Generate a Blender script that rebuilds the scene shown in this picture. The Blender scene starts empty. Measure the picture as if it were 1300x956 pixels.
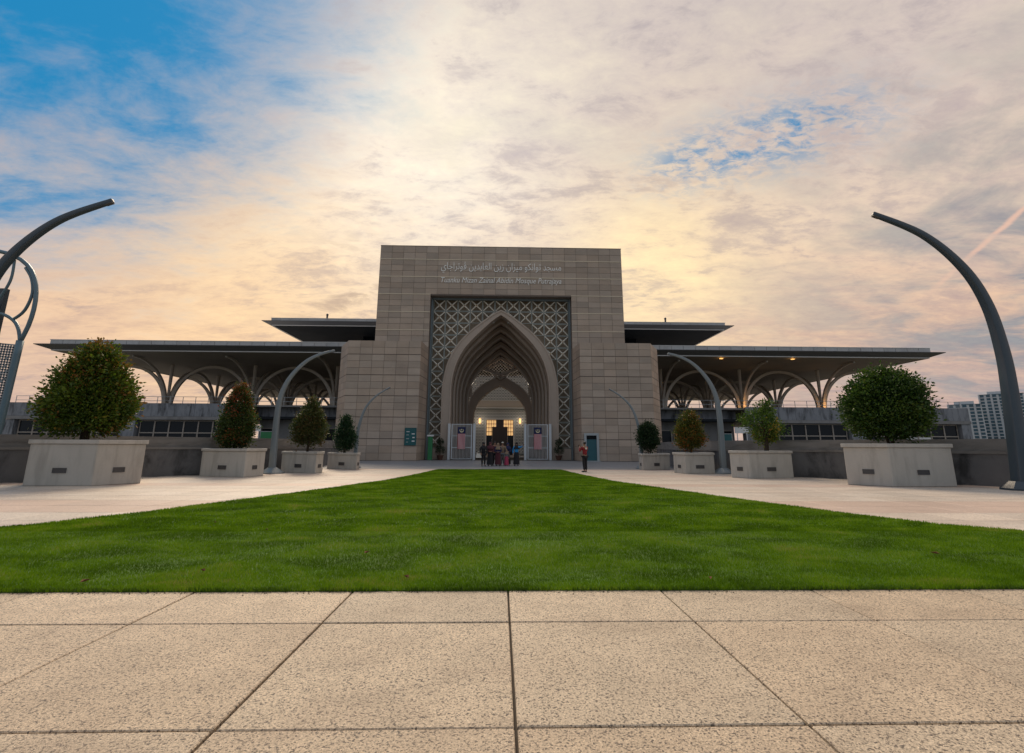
import bpy, bmesh, math, random
import numpy as np
from mathutils import Vector, Matrix, noise as mnoise
random.seed(7); np.random.seed(7)
R = math.radians
sc = bpy.context.scene
col = sc.collection

# ------------------------------------------------------------------ camera
cam_d = bpy.data.cameras.new('camera'); cam = bpy.data.objects.new('camera', cam_d); col.objects.link(cam)
cam_d.sensor_width = 36; cam_d.lens = 620/1300*36
cam_d.shift_x = -.0015; cam_d.shift_y = -.0342
cam_d.clip_start = .05; cam_d.clip_end = 6000
cam.matrix_world = (Matrix.Translation((0,0,1.45)) @ Matrix.Rotation(-0.026807,4,'Z')
                    @ Matrix.Rotation(math.pi/2+0.210543,4,'X') @ Matrix.Rotation(.0044,4,'Z'))
sc.camera = cam
sc.view_settings.view_transform = 'Standard'; sc.view_settings.look = 'None'
sc.view_settings.gamma = 1; sc.view_settings.exposure = 0.0
try: sc.view_settings.use_curve_mapping = False
except Exception: pass

# ------------------------------------------------------------------ sun and sky
SUN_EL, SUN_AZ = R(42), R(-16)            # azimuth from +Y, positive towards +X; behind the building, left of the axis
sun_d = bpy.data.lights.new('sun','SUN'); sun = bpy.data.objects.new('sun', sun_d); col.objects.link(sun)
sun_d.energy = 2.6; sun_d.angle = R(28); sun_d.color = (1,.80,.58)
sdir = Vector((math.sin(SUN_AZ)*math.cos(SUN_EL), math.cos(SUN_AZ)*math.cos(SUN_EL), math.sin(SUN_EL)))
sun.rotation_euler = sdir.to_track_quat('Z','Y').to_euler()

def s2l(c):
    return tuple((v/255/12.92 if v <= 10 else ((v/255+.055)/1.055)**2.4) for v in c)

class NT:
    """tiny node-tree helper"""
    def __init__(s, tree): s.t = tree; s.t.nodes.clear()
    def n(s, typ, **kw):
        nd = s.t.nodes.new(typ)
        for k, v in kw.items():
            if k.startswith('_'): setattr(nd, k[1:], v)
        for k, v in kw.items():
            if not k.startswith('_'):
                key = int(k[1:]) if k[0] == 'i' and k[1:].isdigit() else k
                s.put(nd.inputs[key], v)
        return nd
    def put(s, sock, v):
        if isinstance(v, bpy.types.NodeSocket): s.t.links.new(v, sock)
        elif isinstance(v, bpy.types.Node): s.t.links.new(v.outputs[0], sock)
        elif isinstance(v, (tuple, list)) and sock.type == 'RGBA' and len(v) == 3: sock.default_value = (*v, 1)
        else: sock.default_value = v
    def m(s, op, a, b=0., c=0., clamp=False):
        return s.n('ShaderNodeMath', _operation=op, _use_clamp=clamp, i0=a, i1=b, i2=c).outputs[0]
    def vm(s, op, a, b=(0,0,0)):
        nd = s.n('ShaderNodeVectorMath', _operation=op, i0=a, i1=b)
        return nd.outputs['Value'] if op in ('DOT_PRODUCT','LENGTH') else nd.outputs[0]
    def ss(s, v, lo, hi):
        nd = s.n('ShaderNodeMapRange', _interpolation_type='SMOOTHSTEP', i0=v, i1=lo, i2=hi, i3=0., i4=1.); return nd.outputs[0]
    def mix(s, f, a, b, mode='MIX'):
        nd = s.t.nodes.new('ShaderNodeMix'); nd.data_type = 'RGBA'; nd.blend_type = mode
        s.put(nd.inputs[0], f); s.put(nd.inputs[6], a); s.put(nd.inputs[7], b); return nd.outputs[2]
    def noise(s, vec, scale, detail=4, rough=.5, dist=0.):
        nd = s.n('ShaderNodeTexNoise', Vector=vec, Scale=scale, Detail=detail, Roughness=rough, Distortion=dist)
        return nd.outputs[0]
    def ramp(s, f, stops):
        nd = s.t.nodes.new('ShaderNodeValToRGB'); s.put(nd.inputs[0], f); cr = nd.color_ramp
        while len(cr.elements) < len(stops): cr.elements.new(.5)
        for e, (p, c) in zip(cr.elements, stops):
            e.position = p; e.color = (*c, 1) if len(c) == 3 else c
        return nd.outputs[0]

world = bpy.data.worlds.new('World'); sc.world = world; world.use_nodes = True
W = NT(world.node_tree)
SKY_STRENGTH = 1.07
D = W.n('ShaderNodeTexCoord').outputs['Generated']
sep = W.n('ShaderNodeSeparateXYZ', Vector=D); dx, dy, dz = sep.outputs
zz = W.m('ADD', W.m('MAXIMUM', dz, 0.), .16)
P = W.n('ShaderNodeCombineXYZ', X=W.m('DIVIDE', dx, zz), Y=W.m('DIVIDE', dy, zz), Z=0.).outputs[0]
# streak space: clouds drawn out from lower left to upper right
rot = W.n('ShaderNodeMapping', Vector=P, Rotation=(0,0,R(38)), Scale=(1.,2.3,1.)).outputs[0]
rot2 = W.n('ShaderNodeMapping', Vector=P, Rotation=(0,0,R(20)), Scale=(1.,1.6,1.)).outputs[0]
n_big = W.noise(rot, .55, 5, .55, .6)
n_mid = W.noise(rot2, 2.2, 6, .62, .5)
n_fine = W.noise(rot2, 8.0, 6, .7, .3); n_xf = W.noise(rot2, 24.0, 4, .65, .5)
def blob(v, r, amp=1.):
    d_ = W.m('SUBTRACT', 1., W.vm('DOT_PRODUCT', D, tuple(Vector(v).normalized())))
    return W.m('MULTIPLY', W.m('POWER', 2.718, W.m('MULTIPLY', d_, -1./r)), amp)
nb = W.m('SUBTRACT', n_big, .5); nm = W.m('SUBTRACT', n_mid, .5); nf = W.m('SUBTRACT', n_fine, .5)
el = W.m('ADD', dz, W.m('MULTIPLY', nb, .16))
cloud = W.ramp(el, [(0., s2l((190,165,158))), (.10, s2l((208,178,162))), (.20, s2l((224,190,164))), (.36, s2l((226,203,182))), (.55, s2l((212,196,186))), (1., s2l((184,180,184)))])
# warm glow of the low sun behind thin cloud
glow = W.m('ADD', blob((-.36,.85,.36), .028), W.m('MULTIPLY', blob((.29,.88,.33), .018), 1.3))
glow = W.m('MULTIPLY', glow, W.m('ADD', .85, W.m('MULTIPLY', nm, .9)))
cloud = W.mix(W.m('MULTIPLY', glow, .92, clamp=True), cloud, s2l((255,227,182)))
core = W.m('ADD', blob((-.26,.80,.48), .035), blob((-.06,.80,.56), .03))
cloud = W.mix(W.m('MULTIPLY', core, W.m('ADD', .62, W.m('MULTIPLY', nm, 1.6)), clamp=True), cloud, s2l((253,240,222)))
# soft yellow low on the left
low = blob((-.47,.86,.235), .035)
cloud = W.mix(W.m('MULTIPLY', low, .5, clamp=True), cloud, s2l((246,204,156)))
# grey-blue cloud masses: right side and ragged patches
gm = W.m('ADD', W.m('MULTIPLY', blob((.80,.62,.16), .06), 1.0), W.m('MULTIPLY', blob((.62,.62,.45), .05), .30))
gm = W.m('ADD', gm, W.m('MULTIPLY', blob((.0,.83,.46), .02), .45))
gm = W.m('ADD', gm, W.m('MULTIPLY', blob((.10,.62,.78), .03), .22))
gm = W.m('MULTIPLY', gm, W.ss(W.m('ADD', n_mid, W.m('MULTIPLY', nb, .8)), .36, .66))
cloud = W.mix(W.m('MULTIPLY', gm, .95, clamp=True), cloud, s2l((146,146,152)))
# ragged grey undersides everywhere, drawn out along the wind
rag_ = W.m('MULTIPLY', W.ss(W.m('ADD', n_mid, W.m('MULTIPLY', nf, .9)), .50, .30), W.ss(n_big, .62, .42))
cloud = W.mix(W.m('MULTIPLY', rag_, .32, clamp=True), cloud, s2l((168,160,158)))
# dark ragged wisps low, left of the gate
wis = W.m('MULTIPLY', blob((-.30,.90,.27), .008), W.ss(n_mid, .5, .62))
cloud = W.mix(W.m('MULTIPLY', wis, .7, clamp=True), cloud, s2l((176,152,138)))
# general modulation by the finer cloud structure
modu = W.m('ADD', 1., W.m('ADD', W.m('MULTIPLY', nm, .72), W.m('ADD', W.m('MULTIPLY', nf, .52), W.m('MULTIPLY', W.m('SUBTRACT', n_xf, .5), .16))))
cloud = W.mix(1., cloud, W.n('ShaderNodeCombineXYZ', X=modu, Y=modu, Z=W.m('ADD', .5, W.m('MULTIPLY', modu, .5))).outputs[0], 'MULTIPLY')
# clear sky
sky = W.n('ShaderNodeTexSky', _sky_type='NISHITA', _sun_disc=False, _sun_elevation=SUN_EL, _sun_rotation=SUN_AZ)
sky.air_density = 1.0; sky.dust_density = .6; sky.ozone_density = 2.0
nish = W.vm('MULTIPLY', sky.outputs[0], (.10,.10,.10))
blue = W.mix(.95, nish, s2l((16,130,184)))
bm_ = W.m('ADD', W.vm('DOT_PRODUCT', D, tuple(Vector((-.62,.38,.72)).normalized())), W.m('ADD', W.m('MULTIPLY', nb, .20), W.m('ADD', W.m('MULTIPLY', nm, .26), W.m('MULTIPLY', nf, .12))))
bmask = W.ss(bm_, .805, .995)
# the blue hole on the right, and thin blue gaps behind the camera
hole_c = blob((.44,.73,.525), .006)
hole_c = W.m('ADD', hole_c, blob((.335,.80,.49), .003))
hole_c = W.m('ADD', hole_c, W.m('MULTIPLY', blob((.53,.67,.525), .0035), .7))
hd_ = W.vm('DOT_PRODUCT', D, (0.2557,0.4430,-0.8593)); hole_c = W.m('MULTIPLY', W.m('ADD', hole_c, W.m('MULTIPLY', blob((.44,.73,.525), .02), .5)), W.m('POWER', 2.718, W.m('MULTIPLY', W.m('MULTIPLY', hd_, hd_), -260.)))
hole = W.m('MULTIPLY', hole_c, W.ss(W.m('ADD', W.m('MULTIPLY', W.m('ADD', n_fine, n_xf), .5), W.m('MULTIPLY', nm, .4)), .40, .64))
back = W.m('MULTIPLY', W.ss(W.m('MULTIPLY', dy, -1.), -.1, .8), W.ss(n_big, .42, .62))
bmask = W.m('ADD', bmask, W.m('ADD', W.m('MULTIPLY', hole, .55), W.m('MULTIPLY', back, .5)), clamp=True)
skyc = W.mix(bmask, cloud, blue)
# east side (behind the camera) dimmer, as at sunset
bk = W.ss(W.m('MULTIPLY', dy, -1.), -.35, .9)
skyc = W.mix(W.m('MULTIPLY', bk, .8), skyc, s2l((140,155,168)))
# condensation trail low on the right
a_, b_ = Vector((.726,.606,.326)), Vector((.675,.695,.249))
nrm = a_.cross(b_).normalized()
dist = W.m('ABSOLUTE', W.m('ADD', W.vm('DOT_PRODUCT', D, tuple(nrm)), W.m('MULTIPLY', nf, .008)))
tr = W.m('SUBTRACT', 1., W.ss(dist, .0005, .0055))
tr = W.m('MULTIPLY', tr, W.m('MULTIPLY', W.ss(dx, .655, .70), W.ss(n_mid, .30, .52)))
skyc = W.mix(W.m('MULTIPLY', tr, .65), skyc, s2l((244,196,170)))
# below the horizon: ground haze colour
skyc = W.mix(W.ss(dz, -.002, -.05), skyc, s2l((120,110,105)))
bg = W.n('ShaderNodeBackground', Color=skyc, Strength=SKY_STRENGTH)
W.t.links.new(bg.outputs[0], W.n('ShaderNodeOutputWorld').inputs[0])

# ------------------------------------------------------------------ materials
MATS = {}
def material(name, base, rough=.7, metal=0., var=.0, vscale=3., bump=0., bscale=30., obj_rand=0., attr=None, stain=0., stain_scale=(1,1,1),
             stain_col=(.03,.03,.03), spec=.5, speck=0., speck_scale=60., speck_col=(.1,.09,.08), trans=0., emit=None, hue2=None, alpha=1., warp=None):
    mt = bpy.data.materials.new(name); mt.use_nodes = True; T = NT(mt.node_tree)
    geo = T.n('ShaderNodeNewGeometry').outputs['Position']
    c = T.mix(0., base, base)
    if hue2 is not None:
        c = T.mix(T.ss(T.noise(geo, vscale*.4, 3, .6), .35, .65), c, hue2)
    if var:
        f = T.m('ADD', 1., T.m('MULTIPLY', T.m('SUBTRACT', T.noise(geo, vscale, 5, .6), .5), var*2))
        c = T.mix(1., c, T.n('ShaderNodeCombineXYZ', X=f, Y=f, Z=f).outputs[0], 'MULTIPLY')
    if obj_rand:
        rv = T.n('ShaderNodeAttribute', _attribute_name=attr).outputs['Fac'] if attr else T.n('ShaderNodeObjectInfo').outputs['Random']
        f = T.m('ADD', 1.-obj_rand, T.m('MULTIPLY', rv, obj_rand*2))
        rv2 = T.m('FRACT', T.m('MULTIPLY', rv, 7.31))
        c = T.mix(1., c, T.n('ShaderNodeCombineXYZ', X=T.m('ADD', f, T.m('MULTIPLY', rv2, obj_rand*.4)), Y=f, Z=T.m('SUBTRACT', f, T.m('MULTIPLY', rv2, obj_rand*.35))).outputs[0], 'MULTIPLY')
    if speck:
        v = T.n('ShaderNodeTexVoronoi', Vector=geo, Scale=speck_scale, Randomness=1.)
        vc = T.n('ShaderNodeSeparateColor', Color=v.outputs['Color']).outputs[0]
        n2 = T.noise(geo, speck_scale*.55, 4, .7)
        sp = T.m('MULTIPLY', T.ss(vc, .60, .72), T.ss(n2, .42, .56))
        c = T.mix(T.m('MULTIPLY', sp, speck), c, speck_col)
        wh = T.m('MULTIPLY', T.ss(vc, .28, .1), T.ss(n2, .5, .6))
        c = T.mix(T.m('MULTIPLY', wh, speck*.5), c, tuple(min(1, b*1.5) for b in base))
    if speck > .9:
        g2 = T.m('ADD', .58, T.m('MULTIPLY', T.ss(T.noise(geo, speck_scale*.8, 6, .85), .36, .64), .74))
        c = T.mix(1., c, T.n('ShaderNodeCombineXYZ', X=g2, Y=g2, Z=g2).outputs[0], 'MULTIPLY')
    if stain:
        mp = T.n('ShaderNodeMapping', Vector=geo, Scale=stain_scale).outputs[0]
        s_ = T.ss(T.noise(mp, 1., 6, .65, .4), .44, .70)
        c = T.mix(T.m('MULTIPLY', s_, stain), c, stain_col)
    p = T.n('ShaderNodeBsdfPrincipled', Roughness=rough, Metallic=metal)
    T.put(p.inputs['Base Color'], c); p.inputs['Specular IOR Level'].default_value = spec
    if var and rough > .25 and rough < .95:
        T.put(p.inputs['Roughness'], T.m('ADD', rough-.08, T.m('MULTIPLY', T.noise(geo, vscale*2.3, 3, .5), .16)))
    if bump:
        b = T.n('ShaderNodeBump', Strength=bump, Distance=.02, Height=T.noise(geo, bscale, 4, .6)); T.put(p.inputs['Normal'], b)
    if trans: p.inputs['Transmission Weight'].default_value = trans
    if emit: p.inputs['Emission Color'].default_value = (*emit[0], 1); p.inputs['Emission Strength'].default_value = emit[1]
    T.t.links.new(p.outputs[0], T.n('ShaderNodeOutputMaterial').inputs[0])
    MATS[name] = mt
    return mt
material('slab', (.62,.51,.375), .55, var=.30, vscale=2.2, bump=.5, bscale=110, obj_rand=.11, speck=.95, speck_scale=95, speck_col=(.085,.07,.06), stain=.3, stain_scale=(.8,1.3,1), stain_col=(.27,.19,.13))
material('paving', (.66,.585,.50), .5, var=.10, vscale=.9, bump=.25, bscale=50, obj_rand=.09, speck=.5, speck_scale=40, speck_col=(.22,.18,.16), stain=.5, stain_scale=(.25,1.2,1), stain_col=(.36,.28,.23))
material('paving_pink', (.60,.47,.39), .5, var=.12, vscale=.9, bump=.25, bscale=50, obj_rand=.06, speck=.3, speck_scale=40, speck_col=(.2,.14,.12), stain=.2, stain_scale=(.25,1.2,1), stain_col=(.3,.22,.18))
material('paving_grey', (.27,.28,.30), .45, var=.10, vscale=.9, obj_rand=.08, speck=.3, speck_scale=30, speck_col=(.14,.13,.13), stain=.25, stain_scale=(.2,1,1), stain_col=(.2,.18,.17))
material('joint', (.075,.062,.05), .95, var=.3, vscale=6)
material('soil', (.06,.045,.03), .95, var=.3, vscale=9, bump=.5)
material('far_ground', (.10,.11,.07), .9, var=.3, vscale=.05, hue2=(.16,.15,.13))
material('cladding', (.455,.375,.31), .55, var=.20, vscale=.45, obj_rand=.13, stain=.16, stain_scale=(.35,.35,2.2), stain_col=(.20,.16,.14), bump=.08)
material('cladding_far', (.455,.375,.31), .55, var=.20, vscale=.45, obj_rand=.13, attr='tone', stain=.16, stain_scale=(.35,.35,2.2), stain_col=(.20,.16,.14), bump=.08)
material('cladding_core', (.20,.165,.145), .8, var=.15)
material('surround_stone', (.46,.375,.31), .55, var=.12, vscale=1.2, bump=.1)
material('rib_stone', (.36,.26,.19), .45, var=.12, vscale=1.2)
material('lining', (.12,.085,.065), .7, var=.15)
material('metal_strip', (.86,.76,.58), .4)
material('lettering', (.95,.95,.93), .6)
material('lattice_metal', (.88,.83,.74), .4, var=.08)
material('boss_glint', (.95,.62,.25), .2, metal=1.)
material('lattice_frame', (.34,.375,.36), .45, metal=.3, var=.1)
material('lattice_back', (.30,.235,.17), .6, var=.25, vscale=.8)
material('mullion', (.19,.23,.25), .4, metal=.4, var=.08)
material('white_lattice', (.80,.80,.77), .45, metal=.15)
material('dark_glass', (.012,.014,.018), .12, spec=.22, var=.2, vscale=.6)
material('beige', (.60,.52,.42), .6, var=.08)
material('door_dark', (.055,.035,.028), .35, var=.2)
material('warm_window', (.7,.45,.2), .5, emit=((1,.58,.24), .75))
material('uplight', (.9,.6,.3), .5, emit=((1,.50,.14), 1.8))
material('wire', (.50,.53,.56), .4, metal=.6)
material('gate_post', (.58,.61,.64), .35, metal=.4, var=.06)
material('fascia', (.50,.51,.52), .42, metal=.1, var=.08, vscale=.5, obj_rand=.08, stain=.25, stain_scale=(.8,.8,.3), stain_col=(.2,.2,.21))
material('eaves_grey', (.15,.155,.165), .6)
material('roof_edge', (.72,.72,.72), .35, metal=.2)
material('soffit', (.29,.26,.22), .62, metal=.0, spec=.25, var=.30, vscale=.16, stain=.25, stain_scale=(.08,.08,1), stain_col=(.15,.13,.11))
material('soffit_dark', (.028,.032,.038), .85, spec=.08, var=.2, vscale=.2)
material('arch_metal', (.58,.52,.45), .5, metal=.05, var=.1)
material('concrete_blue', (.27,.285,.32), .8, var=.22, vscale=.5, bump=.3, bscale=6, stain=.95, stain_scale=(1.5,1.5,.4), stain_col=(.04,.043,.05))
material('concrete_plain', (.28,.275,.28), .8, var=.18, vscale=.6, bump=.2, bscale=8, stain=.4, stain_scale=(1,1,.3), stain_col=(.09,.085,.085))
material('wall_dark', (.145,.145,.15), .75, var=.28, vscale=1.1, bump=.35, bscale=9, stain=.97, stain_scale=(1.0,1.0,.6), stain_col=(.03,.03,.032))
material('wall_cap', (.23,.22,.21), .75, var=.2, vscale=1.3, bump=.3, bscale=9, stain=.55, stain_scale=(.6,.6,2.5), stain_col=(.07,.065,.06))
material('frame_beige', (.38,.33,.29), .5, var=.1)
material('planter', (.45,.44,.41), .7, var=.13, vscale=1.4, bump=.3, bscale=14, stain=.38, stain_scale=(3.2,3.2,.5), stain_col=(.20,.19,.17), obj_rand=.04)
material('vent', (.10,.10,.105), .5, metal=.3)
material('lamp_paint', (.030,.052,.075), .38, metal=.0, var=.04, vscale=2, spec=.6)
material('lamp_paint_pale', (.20,.24,.27), .38, metal=.0, var=.04, vscale=2)
material('bark', (.07,.05,.035), .9, var=.3, vscale=12, bump=.6)
material('mast_paint', (.12,.19,.235), .35, metal=.3, var=.1)
material('perforated', (.33,.36,.38), .4, metal=.4, var=.1)
material('sign_teal', (.015,.11,.12), .3, var=.15, vscale=4)
material('sign_green', (.02,.20,.07), .35, var=.3, vscale=3)
material('sign_white', (.80,.81,.82), .4)
material('sign_frame', (.42,.46,.48), .4, metal=.3)
material('teal_door', (.03,.115,.14), .35, var=.15)
material('navy', (.008,.016,.085), .7); material('flag_red', (.50,.06,.075), .7); material('flag_white', (.62,.52,.54), .7); material('flag_gold', (.78,.70,.45), .6)
material('terracotta', (.16,.07,.045), .8, var=.2)
material('tower_white', (.60,.63,.66), .7, var=.05, vscale=.05)
material('tower_pink', (.46,.42,.42), .7, var=.05, vscale=.05)
material('tower_glass', (.05,.11,.15), .2, var=.3, vscale=.2)
material('skin', (.30,.165,.105), .55); material('eye', (.02,.015,.012), .3); material('hair', (.012,.010,.010), .5)
material('cloth_black', (.012,.012,.016), .85); material('cloth_maroon', (.085,.018,.028), .85); material('cloth_navy', (.02,.025,.085), .85)
material('cloth_red', (.22,.010,.016), .75); material('cloth_blue', (.02,.26,.60), .75); material('cloth_tan', (.26,.19,.13), .85)
material('cloth_white', (.62,.60,.54), .8); material('cloth_pink', (.42,.05,.11), .85); material('cloth_grey', (.16,.16,.17), .85); material('shoe', (.03,.03,.03), .6)
material('dry_leaf', (.20,.08,.035), .8)
material('terracotta_dark', (.10,.045,.03), .8)

def leaf_material(name, c1, c2, c3, rough=.45):
    """per-leaf attribute 'hue' picks green / light green / new-growth colour"""
    mt = bpy.data.materials.new(name); mt.use_nodes = True; T = NT(mt.node_tree)
    h = T.n('ShaderNodeAttribute', _attribute_name='hue').outputs['Fac']
    c = T.ramp(h, [(0., c1), (.55, c2), (.72, tuple((a+b)/2 for a, b in zip(c2, c3))), (1., c3)])
    d = T.n('ShaderNodeBsdfPrincipled', Roughness=rough); T.put(d.inputs['Base Color'], c); d.inputs['Specular IOR Level'].default_value = .35
    tl = T.n('ShaderNodeBsdfTranslucent', Color=T.mix(1., c, (1.2,1.35,.7), 'MULTIPLY'))
    mx = T.n('ShaderNodeMixShader', Fac=.28); T.put(mx.inputs[1], d.outputs[0]); T.put(mx.inputs[2], tl.outputs[0])
    T.t.links.new(mx.outputs[0], T.n('ShaderNodeOutputMaterial').inputs[0]); MATS[name] = mt; return mt
leaf_material('leaf_bronze', (.030,.065,.012), (.115,.17,.020), (.24,.11,.03))
leaf_material('leaf_deep', (.020,.055,.016), (.075,.13,.022), (.13,.15,.03))
leaf_material('leaf_red_tip', (.03,.055,.018), (.07,.11,.025), (.38,.07,.035))
leaf_material('leaf_brown', (.035,.055,.02), (.08,.10,.03), (.16,.09,.04))
leaf_material('leaf_dark', (.012,.04,.022), (.03,.075,.03), (.05,.10,.03))
leaf_material('leaf_yellow', (.05,.10,.018), (.12,.20,.03), (.30,.22,.03))
leaf_material('leaf_orange', (.04,.075,.02), (.12,.13,.025), (.36,.12,.03))
leaf_material('leaf_dusk', (.012,.032,.016), (.028,.06,.022), (.06,.07,.03))

def grass_material():
    mt = bpy.data.materials.new('grass_blade'); mt.use_nodes = True; T = NT(mt.node_tree)
    geo = T.n('ShaderNodeNewGeometry').outputs['Position']
    h = T.n('ShaderNodeAttribute', _attribute_name='hue').outputs['Fac']
    mow = T.n('ShaderNodeMapping', Vector=geo, Scale=(.8,1.2,1)).outputs[0]
    f = T.m('ADD', T.m('MULTIPLY', h, .5), T.m('MULTIPLY', T.ss(T.noise(mow, .9, 6, .68, .5), .34, .66), .6))
    c = T.ramp(f, [(0., (.048,.10,.006)), (.42, (.125,.245,.008)), (.80, (.22,.37,.014)), (1., (.36,.34,.09))])
    d = T.n('ShaderNodeBsdfPrincipled', Roughness=.55); T.put(d.inputs['Base Color'], c); d.inputs['Specular IOR Level'].default_value = .06
    tl = T.n('ShaderNodeBsdfTranslucent', Color=c)
    mx = T.n('ShaderNodeMixShader', Fac=.3); T.put(mx.inputs[1], d.outputs[0]); T.put(mx.inputs[2], tl.outputs[0])
    T.t.links.new(mx.outputs[0], T.n('ShaderNodeOutputMaterial').inputs[0]); MATS['grass_blade'] = mt
grass_material()
material('turf', (.065,.135,.010), .9, var=.45, vscale=2.5, bump=.6, bscale=60, hue2=(.07,.16,.012))

# ------------------------------------------------------------------ mesh helpers
class MB:
    def __init__(s): s.v = []; s.f = []; s.m = []; s.cur = 0; s.tone = []
    def add(s, vs, fs, tone=0.):
        o = len(s.v); s.v += [tuple(p) for p in vs]; s.f += [tuple(i+o for i in f) for f in fs]; s.m += [s.cur]*len(fs); s.tone += [tone]*len(fs)
    def box(s, x0, x1, y0, y1, z0, z1, tone=0., M=None):
        vs = [(x, y, z) for z in (z0, z1) for y in (y0, y1) for x in (x0, x1)]
        if M is not None: vs = [M @ Vector(p) for p in vs]
        s.add(vs, [(0,2,3,1),(4,5,7,6),(0,1,5,4),(2,6,7,3),(0,4,6,2),(1,3,7,5)], tone); return s
    def prism(s, poly, z0, z1, poly2=None):
        n = len(poly); p2 = poly2 or poly
        ar = sum(poly[i][0]*poly[(i+1)%n][1]-poly[(i+1)%n][0]*poly[i][1] for i in range(n))
        if ar < 0: poly = poly[::-1]; p2 = p2[::-1]
        vs = [(x, y, z0) for x, y in poly]+[(x, y, z1) for x, y in p2]
        s.add(vs, [tuple(range(n))[::-1], tuple(range(n, 2*n))]+[(i, (i+1)%n, n+(i+1)%n, n+i) for i in range(n)]); return s
    def bar(s, a, b, w, h=None, up=(0,0,1)):
        a = Vector(a); b = Vector(b); h = h or w; d = (b-a); L = d.length; d.normalize(); up = Vector(up)
        if abs(d.dot(up)) > .98: up = Vector((0,1,0))
        r = d.cross(up).normalized(); u = r.cross(d)
        M = Matrix((r, d, u)).transposed().to_4x4(); M.translation = a
        return s.box(-w/2, w/2, 0, L, -h/2, h/2, M=M)
    def tube(s, pts, radii, seg=8, flat=1., up=(0,1,0), cap=True):
        pts = [Vector(p) for p in pts]; n = len(pts); vs = []; 
        if not hasattr(radii, '__len__'): radii = [radii]*n
        for i, p in enumerate(pts):
            t = (pts[min(i+1, n-1)]-pts[max(i-1, 0)]).normalized(); u = Vector(up)
            if abs(t.dot(u)) > .97: u = Vector((1,0,0))
            r = t.cross(u).normalized(); u = r.cross(t)
            for k in range(seg):
                a = 2*math.pi*(k+.5)/seg; vs.append(p+r*math.cos(a)*radii[i]+u*math.sin(a)*radii[i]*flat)
        fs = [(i*seg+k, i*seg+(k+1)%seg, (i+1)*seg+(k+1)%seg, (i+1)*seg+k) for i in range(n-1) for k in range(seg)]
        if cap: fs += [tuple(range(seg))[::-1], tuple(range((n-1)*seg, n*seg))]
        s.add(vs, fs); return s
    def ball(s, c, r, seg=8, rings=5):
        rx, ry, rz = r if hasattr(r, '__len__') else (r, r, r); vs = [(c[0], c[1], c[2]-rz)]
        for i in range(1, rings):
            a = math.pi*i/rings-math.pi/2
            for k in range(seg):
                b = 2*math.pi*k/seg; vs.append((c[0]+rx*math.cos(a)*math.cos(b), c[1]+ry*math.cos(a)*math.sin(b), c[2]+rz*math.sin(a)))
        vs.append((c[0], c[1], c[2]+rz)); N = len(vs)-1; fs = [(0, 1+(k+1)%seg, 1+k) for k in range(seg)]
        for i in range(rings-2): fs += [(1+i*seg+k, 1+i*seg+(k+1)%seg, 1+(i+1)*seg+(k+1)%seg, 1+(i+1)*seg+k) for k in range(seg)]
        fs += [(N, 1+(rings-2)*seg+k, 1+(rings-2)*seg+(k+1)%seg) for k in range(seg)]; s.add(vs, fs); return s
    def mesh(s, name, mats, smooth=False):
        me = bpy.data.meshes.new(name); me.from_pydata(s.v, [], s.f)
        for m in (mats if isinstance(mats, (list, tuple)) else [mats]): me.materials.append(MATS[m])
        me.polygons.foreach_set('material_index', s.m)
        if smooth: me.polygons.foreach_set('use_smooth', [True]*len(s.f))
        if any(s.tone):
            at = me.attributes.new('tone', 'FLOAT', 'FACE'); at.data.foreach_set('value', s.tone)
        me.update(); return me
    def build(s, name, mats, parent=None, smooth=False, **kw): return link(name, s.mesh(name, mats, smooth), parent, **kw)
def link(name, me, parent=None, loc=None, label=None, kind=None):
    o = bpy.data.objects.new(name, me); col.objects.link(o)
    if parent: o.parent = parent
    if loc is not None: o.location = loc
    if label: o['label'] = label
    if kind: o['kind'] = kind
    return o
def tag(o, label, cat, group=None):
    o['label'] = label; o['category'] = cat
    if group: o['group'] = group
    return o
def thing(name, label, cat, loc=(0,0,0), rz=0., group=None):
    o = link(name, None, None, loc); o.rotation_euler = (0,0,rz); return tag(o, label, cat, group)
def copy_tree(o, parent=None):
    c = o.copy(); col.objects.link(c); c.parent = parent
    for ch in list(o.children): copy_tree(ch, c)
    return c
def bevel(me, w=.02, seg=1):
    b = bmesh.new(); b.from_mesh(me); bmesh.ops.remove_doubles(b, verts=b.verts, dist=1e-5)
    bmesh.ops.bevel(b, geom=[e for e in b.edges if len(e.link_faces) == 2 and e.calc_face_angle(0) > .5], offset=w, segments=seg, affect='EDGES', profile=.5)
    b.to_mesh(me); b.free(); return me
def annulus(mb, outer, inner, y0, y1):
    """prism between two open (x,z) half-profiles mirrored about x=0, from base to apex"""
    O = [(-x, z) for x, z in outer]+[(x, z) for x, z in outer[::-1][1:]]
    I = [(-x, z) for x, z in inner]+[(x, z) for x, z in inner[::-1][1:]]
    n = len(O); vs = []
    for y in (y0, y1): vs += [(x, y, z) for x, z in O]+[(x, y, z) for x, z in I]
    fs = []
    for i in range(n-1):
        fs += [(i, i+1, n+i+1, n+i), (2*n+i+1, 2*n+i, 3*n+i, 3*n+i+1), (n+i, n+i+1, 3*n+i+1, 3*n+i), (i+1, i, 2*n+i, 2*n+i+1)]
    fs += [(0, n, 3*n, 2*n), (2*n-1, n-1, 3*n-1, 4*n-1)]
    mb.add(vs, fs); return mb
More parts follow.
